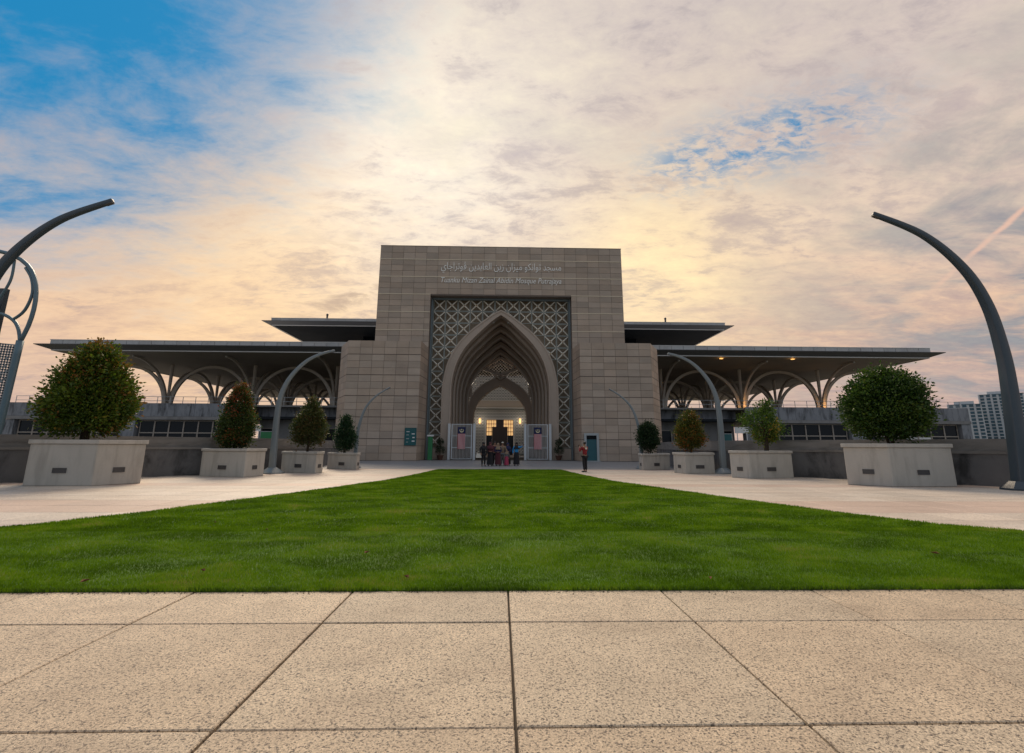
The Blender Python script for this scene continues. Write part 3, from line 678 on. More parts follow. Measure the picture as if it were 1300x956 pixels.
mb = MB(); annulus(mb, OUT, INN, 52.45, 54.0); mb.build('arch_surround', 'surround_stone', gate)
mb = MB(); annulus(mb, grow(OUT, .0), grow(OUT, -.16), 52.38, 52.46); mb.build('arch_moulding', 'surround_stone', gate)
mb = MB(); annulus(mb, grow(INN, .16), grow(INN, 0.), 52.38, 52.46); mb.build('arch_moulding', 'surround_stone', gate)
# back wall behind the lattice, round the arch
rect = []
for x, z in OUT:
    if z < 12.5 or x > 4.4: rect.append((7.82, max(z, 0)))
    else: rect.append((7.82*min(1, x/4.4), 17.72))
for i in range(1, len(rect)):
    if rect[i][0] < 7.8 and rect[i-1][0] > 7.8: rect[i-1] = (7.82,17.72)
mb = MB(); annulus(mb, rect, OUT, 53.9, 54.1); mb.build('back_wall', 'lattice_back', gate)
ribs = [(54.6,4.97,15.2),(56.5,4.79,14.75),(58.4,4.56,14.25),(60.3,4.30,13.65),(62.2,3.98,13.05)]
prev = INN; py = 54.0
for yy, w, a in ribs:
    pr_ = prof(w, a)
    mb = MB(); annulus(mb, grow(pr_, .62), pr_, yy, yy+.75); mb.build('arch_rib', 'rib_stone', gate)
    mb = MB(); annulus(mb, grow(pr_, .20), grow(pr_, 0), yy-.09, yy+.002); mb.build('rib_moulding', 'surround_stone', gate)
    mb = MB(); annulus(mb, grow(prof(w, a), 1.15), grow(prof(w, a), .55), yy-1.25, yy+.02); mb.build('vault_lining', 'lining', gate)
last = prof(3.98, 13.05)
IR = rs([(4.12,0),(4.12,5.6),(4.02,6.9),(3.6,7.95),(2.85,8.85),(1.7,9.65),(.7,10.2),(0,10.5)])
II = rs([(3.45,0),(3.42,4.9),(3.25,6.0),(2.85,6.9),(2.15,7.75),(1.2,8.5),(.5,8.9),(0,9.12)])
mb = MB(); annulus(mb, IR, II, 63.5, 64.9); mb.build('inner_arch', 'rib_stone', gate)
mb = MB(); annulus(mb, IR, grow(IR, -.14), 63.42, 63.5); mb.build('rib_moulding', 'surround_stone', gate)
def beam(pts, name='cross_rib', w=.36, y=63.35):
    m_ = MB()
    for a, b in zip(pts, pts[1:]): m_.bar((a[0], y, a[1]), (b[0], y, b[1]), .42, w, up=(0,0,1))
    m_.build(name, 'surround_stone', gate)
for s in (-1, 1):
    beam([(0,10.55),(s*1.7,11.1),(s*3.5,11.75)]); beam([(0,12.75),(s*1.3,12.05),(s*2.6,11.3),(s*3.3,10.6),(s*3.75,9.4)], y=63.3)
    beam([(0,9.9),(s*1.3,10.9),(s*2.2,12.2)], w=.2, y=63.2); beam([(s*.0,12.15),(s*1.15,11.6),(s*2.0,11.15)], y=63.45, w=.18); beam([(s*3.85,10.2),(s*3.85,7.6)], w=.2, y=63.4)
    f = MB()                                            # white side windows between the ribs
    for k in range(4): f.box(min(s*3.85,s*2.0), max(s*3.85,s*2.0), 63.92, 63.98, 8.45+k*.5, 8.53+k*.5)
    for k in range(5): f.box(s*(2.0+k*.45)-.04, s*(2.0+k*.45)+.04, 63.90, 63.96, 8.3, 10.2)
    f.build('side_window', 'white_lattice', gate)
lt = MB()
for k in range(-9, 10):
    lt.bar((k*.42-1.2,65.2,10.6), (k*.42+1.2,65.2,12.9), .05, .05); lt.bar((k*.42+1.2,65.26,10.6), (k*.42-1.2,65.26,12.9), .05, .05)
lt.build('upper_lattice', 'white_lattice', gate, kind='stuff')
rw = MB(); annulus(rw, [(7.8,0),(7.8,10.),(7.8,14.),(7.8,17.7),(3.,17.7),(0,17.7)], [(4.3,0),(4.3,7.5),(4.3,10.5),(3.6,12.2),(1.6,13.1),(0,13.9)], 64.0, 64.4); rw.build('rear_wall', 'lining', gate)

# metal lattice: one cell per child, 11 columns x 12 rows
pitch = 15.24/11; ztop = 17.62; nrow = 12; zp = (ztop-1.2)/nrow
def in_arch(x, z, m=0.):
    x = abs(x)
    if z > OUT[-1][1]: return False
    hw = np.interp(z, [q[1] for q in OUT], [q[0] for q in OUT]); return x < hw+m
def lattice_cell_mesh():
    m_ = MB(); a = pitch/2-.055; b = zp/2-.055; m_.cur = 0
    for sx in (-1, 1):
        for sz in (-1, 1):      # folded arms rising to the centre
            tip = Vector((sx*a, 0, sz*b)); ce = Vector((0,-.16,0)); n_ = Vector((sz*b, 0, -sx*a)).normalized()*.08
            m_.add([ce+n_+Vector((0,.06,0)), ce-n_+Vector((0,.06,0)), tip-n_*.7, tip+n_*.7, ce+Vector((0,-.02,0)), tip+Vector((0,-.06,0))],
                   [(0,4,5,3),(4,1,2,5),(0,3,2,1)])
    m_.cur = 2; m_.add([(-.09,-.15,0),(0,-.15,-.09),(.09,-.15,0),(0,-.15,.09),(0,-.22,0)], [(0,1,4),(1,2,4),(2,3,4),(3,0,4)])  # warm glint at each cell centre put into the boss colour
    m_.cur = 1
    hw = pitch/2; hh = zp/2
    for s in (-1, 1):
        m_.box(s*hw-.07 if s > 0 else -hw+.02, s*hw-.02 if s > 0 else -hw+.07, -.03, .05, -hh, hh)
        m_.box(-hw+.07, hw-.07, -.03, .05, s*hh-.07 if s > 0 else -hh+.02, s*hh-.02 if s > 0 else -hh+.07)
    return m_.mesh('lattice_cell', ['lattice_metal', 'lattice_frame', 'boss_glint'])
lcm = lattice_cell_mesh()
for r_ in range(nrow):
    for c_ in range(11):
        x = -7.62+pitch*(c_+.5); z = 1.2+zp*(r_+.5)
        if in_arch(abs(x)-pitch*.30, z+zp*.2, -.3) or in_arch(x, z, -.15): continue
        link('lattice_cell', lcm, gate, (x, 53.3, z))
for s in (-1, 1):
    MB().box(min(s*7.62,s*7.80), max(s*7.62,s*7.80), 52.9, 53.4, 0, 17.7).build('edge_mullion', 'mullion', gate)
    MB().box(min(s*6.3,s*7.6), max(s*6.3,s*7.6), 53.0, 53.9, 0, 1.15).build('plinth_stone', 'surround_stone', gate)
MB().box(-7.6,7.6,52.9,53.3,17.5,17.7).build('edge_mullion', 'mullion', gate)

# lettering over the arch
def lettering(text, name, x0, x1, z0, z1, shear=0., y=51.955, mat='lettering', par=gate, bold=0.):
    cu = bpy.data.curves.new(name, 'FONT'); cu.body = text; cu.extrude = .0; cu.shear = shear; cu.offset = bold; cu.resolution_u = 4
    o = bpy.data.objects.new(name, cu); col.objects.link(o); bpy.context.view_layer.update()
    me = bpy.data.meshes.new_from_object(o.evaluated_get(bpy.context.evaluated_depsgraph_get())); bpy.data.objects.remove(o)
    co = np.array([v.co[:] for v in me.vertices])
    if len(co) == 0: return None
    mn, mx = co.min(0), co.max(0); sx = (x1-x0)/(mx[0]-mn[0]); sz = (z1-z0)/(mx[1]-mn[1])
    for v in me.vertices: v.co = (x0+(v.co.x-mn[0])*sx, y, z0+(v.co.y-mn[1])*sz)
    b = bmesh.new(); b.from_mesh(me); r_ = bmesh.ops.extrude_face_region(b, geom=list(b.faces))
    for v in [e for e in r_['geom'] if isinstance(e, bmesh.types.BMVert)]: v.co.y -= .02
    bmesh.ops.recalc_face_normals(b, faces=list(b.faces)); b.to_mesh(me); b.free()
    me.materials.clear(); me.materials.append(MATS[mat]); return link(name, me, par)
lettering('Tuanku Mizan Zainal Abidin Mosque Putrajaya', 'latin_lettering', -6.72, 6.72, 19.0, 19.82, shear=.25)
jawi = ['\ufee3\ufeb4\ufea0\ufeaa', '\ufe97\ufeee\ufe8d\ufee7\ufedc\ufeee', '\ufee3\ufef4\ufeb0\ufe8d\ufee5', '\ufeaf\ufef3\ufee6',
        '\ufe8d\ufedf\ufecc\ufe8e\ufe91\ufeaa\ufef3\ufee6', '\ufb6c\ufeee\ufe97\ufeae\ufe8d\ufe9f\ufe8e\ufef1']
lettering(' '.join(jawi)[::-1], 'jawi_lettering', -6.75, 6.72, 20.28, 21.68)
settle(gate, (0,52,0))

# ------------------------------------------------------------------ mosque hall behind
hall = thing('mosque_hall', 'long low mosque building with wide flat roofs on branching metal columns, behind the gateway', 'building')
ROOF_Y0 = 58.0; TIP = 55.2
def roof(x0, x1, y0, y1, z, th, par_h, tips, sm='soffit'):
    """tips: (left, right) whether that end is free"""
    l, r = tips; i0 = x0+(1.2 if l else 0); i1 = x1-(1.2 if r else 0)
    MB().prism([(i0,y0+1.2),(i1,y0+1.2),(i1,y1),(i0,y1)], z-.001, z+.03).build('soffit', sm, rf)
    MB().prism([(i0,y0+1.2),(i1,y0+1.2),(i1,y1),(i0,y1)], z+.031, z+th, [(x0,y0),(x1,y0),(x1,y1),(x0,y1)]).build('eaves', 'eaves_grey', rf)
    MB().prism([(x0,y0),(x1,y0),(x1,y1),(x0,y1)], z+th+.001, z+th+.07).build('eaves_edge', 'vent', rf)
    MB().box(i0-.03, i1+.03, y0+1.12, y0+1.199, z-.06, z+.05).build('eaves_trim', 'roof_edge', rf)
    if l: MB().box(i0-.08, i0-.001, y0+1.2, y1, z-.06, z+.05).build('eaves_trim', 'roof_edge', rf)
    if r: MB().box(i1+.001, i1+.08, y0+1.2, y1, z-.06, z+.05).build('eaves_trim', 'roof_edge', rf)
    a, b = x0+(1.0 if l else 0), x1-(1.0 if r else 0); zt = z+th+.072
    MB().prism([(a+.1,y0+1.1),(b-.1,y0+1.1),(b-.1,y1),(a+.1,y1)], zt, zt+par_h-.05).build('roof_top', 'fascia', rf)
    n = max(1, round((b-a)/1.5)); w = (b-a)/n
    pm_ = MB().box(.025, w-.025, 0, .09, 0, par_h).mesh('fascia_panel', 'fascia')
    for k in range(n): link('fascia_panel', pm_, rf, (a+k*w, y0+1.0, zt))
    MB().box(a-.04, b+.04, y0+.96, y0+1.16, zt+par_h+.001, zt+par_h+.06).build('parapet_cap', 'roof_edge', rf)
rf = link('lower_roof', None, hall)
roof(-TIP, -13.75, ROOF_Y0, 118, 12.5, .48, .66, (True, False)); roof(13.75, TIP, ROOF_Y0, 118, 12.5, .48, .66, (False, True))
MB().box(-13.75,13.75,80.3,118,12.5,13.6).build('soffit', 'soffit', rf)
rf = link('upper_roof', None, hall)
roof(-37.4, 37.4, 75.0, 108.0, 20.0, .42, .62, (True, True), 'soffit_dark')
MB().box(-24,24,84,100,13.6,20.0).build('clerestory_wall', 'dark_glass', rf)
for x in (-27.5, 26.5): MB().bar((x,75.6,21.1), (x,75.6,21.55), .22).ball((x,75.6,21.62), .2, 8, 6).build('roof_beacon', 'vent', rf)
# branching columns
BAY = 11.62; CY = 69.8; ZF = 6.75
def branch_mesh(a, b, w0, w1, name='branch'):
    pts = [(.45+a*(1-math.cos(t)), 0, b*math.sin(t)) for t in [math.pi/2*i/13 for i in range(14)]]
    return bevel(MB().tube(pts, [w0+(w1-w0)*i/13 for i in range(14)], 4, flat=.85).mesh(name, 'arch_metal'), .03)
bm_ax = branch_mesh(BAY/2-.45, 5.45, .33, .25); bm_fw = branch_mesh(BAY*.66-.45, 5.70, .30, .20)
post = MB().prism([(.15*math.cos(a*math.pi/4), .15*math.sin(a*math.pi/4)) for a in range(8)], 0, 5.74, [(.26*math.cos(a*math.pi/4), .26*math.sin(a*math.pi/4)) for a in range(8)]).mesh('post', 'arch_metal')
foot = MB().prism([(.95*math.cos(a*math.pi/4), .95*math.sin(a*math.pi/4)) for a in range(8)], -.5, .08, [(.8*math.cos(a*math.pi/4), .8*math.sin(a*math.pi/4)) for a in range(8)]).mesh('foot', 'concrete_plain')
cap = MB().ball((0,0,0), .14, 8, 5).mesh('branch_cap', 'sign_white')
def column(x, y, detail):
    c_ = link('branching_column', post, hall, (x, y, ZF)); link('foot', foot, c_)
    for k in range(4):
        o = link('branch', bm_fw if detail and k == 3 else bm_ax, c_); o.rotation_euler = (0,0,k*math.pi/2)
        if detail and k == 3: link('branch_cap', cap, c_, (0,-BAY*.66,5.66))
for row in range(4):
    for k in (-4,-3,-2,2,3,4): column(k*BAY, CY+row*BAY, row == 0)
# podium with windows
def podium(s):
    f = lambda a, b: (min(s*a, s*b), max(s*a, s*b))
    pd = link('podium', None, hall)
    x0, x1 = f(30.3, 58.6)
    # parapet band as cast panels
    n = 9
    for k in range(n):
        a, b = f(30.3+28.3*k/n, 30.3+28.3*(k+1)/n); MB().box(a+.015, b-.015, 60.0, 60.3, 4.72, 6.28).build('parapet_panel', 'concrete_blue', pd)
    MB().box(x0, x1, 59.9, 60.35, 4.32, 4.70).build('ledge', 'concrete_plain', pd)
    MB().box(x0, x1, 60.32, 61.0, -.4, 1.62).build('lower_wall', 'concrete_plain', pd)
    MB().box(*f(17.3, 30.3), 63.4, 63.8, -.4, 6.2).build('recessed_wall', 'concrete_plain', pd)
    MB().box(*f(17.3, 30.3), 62.6, 63.3, 4.9, 6.2).build('parapet_panel', 'concrete_blue', pd)
    MB().box(*f(17.3, 30.3), 61.5, 63.3, 4.55, 4.85).build('canopy', 'soffit_dark', pd)
    MB().box(*f(16.9, 58.6), 61.05, 116, 6.0, 6.22).build('deck', 'concrete_plain', pd)
    MB().box(x0, x1, 60.9, 61.2, 1.62, 4.35).build('back_wall', 'cladding_core', pd)
    for xa, xb in ((30.3,31.0),(43.35,45.1),(57.4,58.6)):
        a, b = f(xa, xb); MB().box(a, b, 60.02, 60.9, 1.62, 4.30).build('pier', 'concrete_blue', pd)
    # windows
    W_ = 1.715
    fr = MB()
    for (a, b, c_, d_) in ((0,.07,0,2.6),(W_-.07,W_,0,2.6),(.07,W_-.07,2.5,2.6),(.07,W_-.07,0,.10),(.07,W_-.07,1.08,1.20)): fr.box(a, b, -.10, .06, c_, d_)
    frm = fr.mesh('window', 'frame_beige'); pan = MB().box(.07, W_-.07, -.01, .01, 0, 1).mesh('pane', 'dark_glass')
    blind = MB().box(.10, W_-.10, .02, .03, .1, 1.0).mesh('blind', 'sign_white')
    xs = [31.02+W_*k for k in range(7)]+[45.15+W_*k for k in range(7)]
    for i, x in enumerate(xs):
        xx = x if s > 0 else -x-W_
        w = link('window', frm, hall, (xx, 60.5, 1.66))
        for z, h in ((.10,.98),(1.20,1.30)):
            p_ = link('pane', pan, w, (0,0,z)); p_.scale = (1,1,h)
        if s > 0 and i in (10, 11): b_ = link('blind', blind, w, (0,-.06,.05))
    # dark doors in the recess
    for k, xa in enumerate((18.2, 20.3, 22.4, 28.2)):
        a, b = f(xa, xa+1.7); dr = MB().box(a, b, 63.30, 63.38, 0, 3.4); d_ = dr.build('door_leaf', 'dark_glass', hall)
        MB().box(a-.08, a, 63.22, 63.39, 0, 3.5).box(b, b+.08, 63.22, 63.39, 0, 3.5).box(a-.08, b+.08, 63.22, 63.39, 3.42, 3.52).build('frame', 'frame_beige', d_)
    # railing along the deck edge
    rl = link('railing', None, hall)
    for z in (6.62, 7.12): MB().tube([(s*17.2,60.7 if z > 0 else 0,z),(s*30.2,60.7,z),(s*58.4,60.7,z)], .032, 6).build('rail', 'wire', rl)
    pst = MB().tube([(0,0,6.15),(0,0,7.12)], .035, 6).mesh('railing_post', 'wire')
    for k in range(28): link('railing_post', pst, rl, (s*(17.3+1.52*k), 60.7, 0))
podium(-1); podium(1)
MB().box(-29,29,97.5,116,6.3,12.48).build('hall_wall', 'dark_glass', hall)
for x in range(-28, 29, 4): MB().box(x-.18, x+.18, 97.2, 97.49, 6.3, 12.48).build('wall_fin', 'lattice_frame', hall)
# lit uplights
ul = MB().box(-.22,.22,-.22,.22,0,.16).mesh('uplight', 'uplight')
for (x, y, z, fl) in ((34.9,68.8,6.8,1),(46.5,68.8,6.8,1),(28.0,60.3,12.42,-1),(37.2,60.3,12.42,-1)):
    o = link('uplight', ul, hall, (x, y, z)); o.scale = (1, 1, 1) if fl > 0 else (.8,.8,-.3)
    ld = bpy.data.lights.new('uplight_glow', 'POINT'); ld.energy = 26 if fl > 0 else 5; ld.color = (1,.52,.18); ld.shadow_soft_size = .15
    lo = bpy.data.objects.new('uplight_glow', ld); col.objects.link(lo); lo.parent = hall; lo.location = (x, y-.45*(fl > 0), z+(.45 if fl > 0 else -.35))
# entrance facade seen through the arch
FY = 80.0
en = link('entrance_facade', None, hall)
MB().box(-7.7,7.7,FY+.3,FY+.6,5.75,13.6).box(-7.7,-2.35,FY+.3,FY+.6,0,5.75).box(2.35,7.7,FY+.3,FY+.6,0,5.75).build('facade_wall', 'lattice_frame', en)
MB().box(-7.7,7.7,FY-.5,FY+.29,7.62,8.62).build('stone_beam', 'beige', en)
MB().box(-7.7,7.7,FY-.4,FY+.28,7.38,7.58).build('beam_edge', 'white_lattice', en)
lt = MB()
def clipbar(x0, z0, x1, z1, y):
    lt.bar((x0,y,z0), (x1,y,z1), .075, .05, up=(0,1,0))
for k in range(-16, 17):
    x = k*.46
    for z in [.3+.46*i for i in range(15)]+[8.7+.46*i for i in range(9)]:
        if -2.45 < x+.2 < 2.45 and z < 5.4: continue
        if 6.95 < z < 8.65: continue
        clipbar(x, z, x+.46, z+.46, FY+.10); clipbar(x+.46, z, x, z+.46, FY+.16); clipbar(x, z, x+.46, z, FY+.13)
lt.build('facade_lattice', 'white_lattice', en, kind='stuff')
MB().box(-2.35,-2.2,FY,FY+.4,0,5.75).box(2.2,2.35,FY,FY+.4,0,5.75).box(-2.2,2.2,FY,FY+.4,5.62,5.75).build('door_frame', 'white_lattice', en)
MB().box(-1.25,1.25,FY+.05,FY+.3,0,4.45).box(-.55,.55,FY+.06,FY+.3,4.45,5.6).build('great_door', 'door_dark', en)
for s in (-1, 1):
    w = MB().box(min(s*.58,s*2.18), max(s*.58,s*2.18), FY+.32, FY+.36, 3.0, 5.6).build('lit_window', 'warm_window', en)
    g_ = MB()
    for k in range(5): g_.box(min(s*.58,s*2.18), max(s*.58,s*2.18), FY+.22, FY+.30, 3.0+k*.62, 3.09+k*.62)
    for k in range(5): xk = s*(.6+k*.39); g_.box(xk-.035, xk+.035, FY+.20, FY+.30, 3.0, 5.6)
    g_.build('window_grille', 'door_dark', en)
    MB().box(min(s*1.26,s*2.19), max(s*1.26,s*2.19), FY+.3, FY+.4, 0, 3.0).build('side_glass', 'dark_glass', en)
    MB().box(s*3.25-.12, s*3.25+.12, FY-.15, FY, 5.0, 5.75).build('wall_lamp', 'uplight', en)
    for yy_, zz2, e_ in ((FY-1.2,5.4,22),(66.5,9.6,60)):  # second pair is added fill light behind the inner arch, not a wall lamp
        ld = bpy.data.lights.new('wall_lamp_and_fill_glow', 'POINT'); ld.energy = e_; ld.color = (1,.86,.70); ld.shadow_soft_size = .2
        lo = bpy.data.objects.new('wall_lamp_and_fill_glow', ld); col.objects.link(lo); lo.parent = en; lo.location = (s*3.25, yy_, zz2)
MB().box(-7.7,7.7,64.5,80.5,-.4,-.03).build('courtyard_floor', 'paving_grey', en)
for s in (-1, 1): MB().box(min(s*7.7,s*8.1), max(s*7.7,s*8.1), 65, 80, 0, 12.4).build('courtyard_wall', 'beige', en)
settle(hall, (0,60,0))

# ------------------------------------------------------------------ wire gates and flags
def wire_gate(xc, side):
    t = thing('wire_gate', f'pale steel wire mesh gate with a flag on it, {side} side of the archway', 'gate', (xc, 52.15, 0), 0, 'wire gates beside the archway')
    w, h = 2.62, 3.72
    for s in (-1, 1): MB().box(s*w/2-.13, s*w/2+.13, -.13, .13, 0, h).build('gate_post', 'gate_post', t)
    for s in (-1, 1): MB().box(s*(w/2-.28)-.05, s*(w/2-.28)+.05, -.05, .05, .08, h-.05).build('stile', 'gate_post', t)
    for z in (.10, 1.25, 2.45, h-.08): MB().box(-w/2+.3, w/2-.3, -.035, .035, z-.035, z+.035).build('rail', 'gate_post', t)
    m_ = MB()
    for k in range(22): x = -w/2+.36+k*(w-.72)/21; m_.box(x-.007, x+.007, -.01, .01, .12, h-.1)
    for k in range(34): z = .16+k*(h-.3)/33; m_.box(-w/2+.33, w/2-.33, -.007, .007, z-.006, z+.006)
    m_.build('wire_mesh', 'wire', t, kind='stuff')
    fl = thing('flag', f'red and white striped flag with navy canton hung upright on the {side} wire gate', 'flag', (xc, 52.0, 1.10), 0, 'flags hung on the wire gates')
    fw, fh, fc = .80, 2.25, .68
    def fy(x, z): return .03*math.sin(x*9+z*1.3)-.05
    st = [MB(), MB()]
    for k in range(14):
        xa, xb = -fw/2+fw*k/14, -fw/2+fw*(k+1)/14; zt = fh-fc if True else fh
        for j in range(8):
            za, zb = zt*j/8, zt*(j+1)/8
            st[k % 2].add([(xa,fy(xa,za),za),(xb,fy(xb,za),za),(xb,fy(xb,zb),zb),(xa,fy(xa,zb),zb)], [(0,1,2,3)])
            st[k % 2].add([(xa,fy(xa,za)+.006,za),(xb,fy(xb,za)+.006,za),(xb,fy(xb,zb)+.006,zb),(xa,fy(xa,zb)+.006,zb)], [(3,2,1,0)])
    st[0].build('red_stripes', 'flag_red', fl); st[1].build('white_stripes', 'flag_white', fl)
    cn = MB()
    for k in range(8):
        xa, xb = -fw/2+fw*k/8, -fw/2+fw*(k+1)/8; cn.add([(xa,fy(xa,fh-fc),fh-fc),(xb,fy(xb,fh-fc),fh-fc),(xb,fy(xb,fh-fc),fh),(xa,fy(xa,fh-fc),fh), (xa,fy(xa,fh-fc)+.006,fh-fc),(xb,fy(xb,fh-fc)+.006,fh-fc),(xb,fy(xb,fh-fc)+.006,fh),(xa,fy(xa,fh-fc)+.006,fh)], [(0,1,2,3),(7,6,5,4)])
    cn.build('canton', 'navy', fl)
    zc = fh-fc/2; em = MB(); n = 18
    o_ = [(.0+.22*math.cos(a), zc+.02+.22*math.sin(a)) for a in [math.pi*.0-math.pi*.25-math.pi*1.5*i/n for i in range(n+1)]]
    i_ = [(.0+.175*math.cos(a), zc+.07+.175*math.sin(a)) for a in [math.pi*.0-math.pi*.22-math.pi*1.56*i/n for i in range(n+1)]]
    o_ = [(.22*math.sin(a), zc-.22*math.cos(a)) for a in [-2.35+4.7*i/n for i in range(n+1)]]
    i_ = [(.17*math.sin(a), zc+.055-.17*math.cos(a)) for a in [-2.35+4.7*i/n for i in range(n+1)]]
    vs = [(x, -.10, z) for x, z in o_]+[(x, -.10, z) for x, z in i_]; em.add(vs, [(i, i+1, n+2+i, n+1+i) for i in range(n)])
    pts = [(.10*(1 if k % 2 == 0 else .5)*math.cos(k*math.pi/14), zc+.07+.10*(1 if k % 2 == 0 else .5)*math.sin(k*math.pi/14)) for k in range(28)]
    em.add([(x, -.105, z) for x, z in pts], [tuple(range(28))]); em.build('crescent_and_star', 'flag_gold', fl)
wire_gate(-3.98, 'left'); wire_gate(3.98, 'right')

# potted topiary beside the gates
def topiary(x, side):
    t = thing('potted_topiary', f'small potted plant clipped into two dark balls, {side} of the wire gates', 'plant', (x, 51.6, 0), 0, 'potted topiary by the archway')
    pot = MB(); pot.prism([(.22*math.cos(a*math.pi/6), .22*math.sin(a*math.pi/6)) for a in range(12)], 0, .42, [(.33*math.cos(a*math.pi/6), .33*math.sin(a*math.pi/6)) for a in range(12)])
    pot.prism([(.37*math.cos(a*math.pi/6), .37*math.sin(a*math.pi/6)) for a in range(12)], .422, .50); pot.build('pot', 'terracotta_dark', t)
    MB().tube([(0,0,.45),(0,0,1.9)], .03, 6).build('stem', 'bark', t)
    link('lower_ball', crown_mesh('lower_ball', [(.62,.2),(.75,.42),(1.0,.52),(1.25,.42),(1.38,.15)], 60, 22, .07, 'leaf_dusk', 31, rag=.04, clr=.12), t, kind='stuff')
    link('upper_ball', crown_mesh('upper_ball', [(1.5,.15),(1.6,.32),(1.78,.38),(1.98,.3),(2.1,.1)], 40, 22, .07, 'leaf_dusk', 32, rag=.04, clr=.10), t, kind='stuff')
topiary(-6.1, 'left'); topiary(6.1, 'right')

# ------------------------------------------------------------------ signs, door
def board(name, label, cat, x, y, z, w, h, face_mat, frame_mat, marks=(), legs=True, fw=.06):
    t = thing(name, label, cat, (x, y, z))
    MB().box(-w/2+fw, w/2-fw, -.03, .03, fw, h-fw).build('panel', face_mat, t)
    MB().box(-w/2, -w/2+fw, -.05, .05, 0, h).box(w/2-fw, w/2, -.05, .05, 0, h).box(-w/2+fw, w/2-fw, -.05, .05, 0, fw).box(-w/2+fw, w/2-fw, -.05, .05, h-fw, h).build('frame', frame_mat, t)
    for (a, b, c_, d_) in marks: MB().box(a, b, -.036, -.031, c_, d_).build('printed_mark', 'sign_white', t)
    if legs:
        for s in (-1, 1): MB().box(s*w*.35-.04, s*w*.35+.04, -.03, .03, -z-.02, 0).build('leg', frame_mat, t)
    return t
mk = [(.12,.40,1.05,1.14),(.20,.42,.70,.80),(.15,.42,.36,.46),(-.40,-.10,1.28,1.33),(-.40,-.15,.98,1.01),(-.40,-.12,.62,.65),(-.40,-.2,.3,.33)]
board('notice_board', 'dark teal notice board with pale marks mounted on the left stone pylon', 'sign', -8.68, 48.60, 1.45, 1.12, 1.68, 'sign_teal', 'sign_teal', mk, legs=False)
board('poster_panel', 'green and teal poster in a pale frame left of the left arc lamp', 'sign', -25.4, 55.0, 1.15, 1.5, 1.75, 'sign_green', 'sign_frame')
board('direction_sign', 'small blank white sign above the wall, left of the green poster', 'sign', -26.9, 55.3, 2.9, 1.25, .65, 'sign_white', 'sign_white', fw=.03)
board('poster_panel', 'teal poster panel in a pale frame just right of the right arc lamp', 'sign', 25.35, 55.0, 1.3, 1.3, 1.6, 'sign_teal', 'sign_frame')
board('direction_sign', 'wide blank white sign beside the sparse yellow-green tree on the right', 'sign', 27.3, 55.3, 2.95, 1.55, .68, 'sign_white', 'sign_white', fw=.03)
t = thing('banner_stand', 'narrow dark green upright box standing left of the archway at the pylon corner', 'sign', (-7.0,50.6,0))
MB().box(-.22,.22,-.14,.14,.05,2.35).build('body', 'sign_green', t); MB().box(-.32,.32,-.2,.2,2.352,2.5).build('top', 'sign_white', t); MB().box(-.28,.28,-.22,.22,0,.05).build('foot', 'vent', t)
t = thing('pylon_door', 'teal door in a wide pale metal frame in the right stone pylon, behind the person in red', 'door', (8.98,48.6,0))
MB().box(-.50,.50,-.02,.05,.08,2.1).build('door_leaf', 'teal_door', t); MB().box(-.50,.50,-.02,.05,2.12,2.48).build('transom', 'dark_glass', t)
MB().box(-.72,-.50,-.14,.06,0,2.70).box(.50,.72,-.14,.06,0,2.70).box(-.50,.50,-.14,.06,2.48,2.70).build('frame', 'sign_frame', t)
MB().box(-.78,.78,-.5,.0,0,.07).build('step', 'sign_frame', t); MB().bar((-.40,-.06,1.0), (-.40,-.06,1.25), .03).build('handle', 'vent', t)

# ------------------------------------------------------------------ steel mast at the far left
t = thing('steel_mast', 'bluish steel mast with looping curved tubes and perforated screen at the left edge', 'sculpture')
Ym = 30.0
MB().tube(resample([(-29.6,Ym,-.3),(-29.45,Ym,3.),(-29.35,Ym,7.6)], 8), .20, 8).build('mast', 'mast_paint', t, smooth=True)
for pts, r in (([(-29.35,Ym,7.5),(-29.05,Ym,8.6),(-28.95,Ym,9.8),(-29.1,Ym,11.0),(-29.6,Ym,12.1),(-30.5,Ym,12.9),(-32.,Ym,13.4),(-33.5,Ym,13.2)], .125),
               ([(-29.35,Ym,7.5),(-29.6,Ym,8.3),(-30.05,Ym,8.9),(-30.9,Ym,9.3),(-32.2,Ym,9.4)], .10),
               ([(-30.1,Ym,8.9),(-29.5,Ym,9.5),(-29.25,Ym,10.6),(-29.5,Ym,11.6),(-30.0,Ym,12.3)], .09),
               ([(-30.8,Ym,12.9),(-30.75,Ym,11.5),(-31.2,Ym,10.2),(-31.6,Ym,9.4)], .08)):
    MB().tube(resample([(p[0], p[1]+.0, p[2]) for p in pts], 18), r, 8).build('curved_tube', 'mast_paint', t, smooth=True)
ps = MB(); rr_ = random.Random(5)
for k in range(28):                                  # perforated sheet: a close net with holes
    x = -29.5-.165*k; ps.bar((x,Ym+.05,.2), (x+.12,Ym+.05,7.25+.03*k), .085, .03)
for j in range(46):
    z = .35+.155*j; ps.bar((-29.4,Ym+.05,z), (-34.,Ym+.05,z+.35), .03, .085)
for j in range(300):
    x = -29.75-rr_.random()*4.; z = .5+rr_.random()*6.6; ps.box(x-.06, x+.06, Ym+.04, Ym+.06, z-.06, z+.06)
ps.build('perforated_screen', 'perforated', t, kind='stuff')
MB().box(-33.5,-31.15,Ym+.2,Ym+.5,7.9,11.0).build('upper_plate', 'lamp_paint', t)
settle(t, (-29.6, Ym, 0))

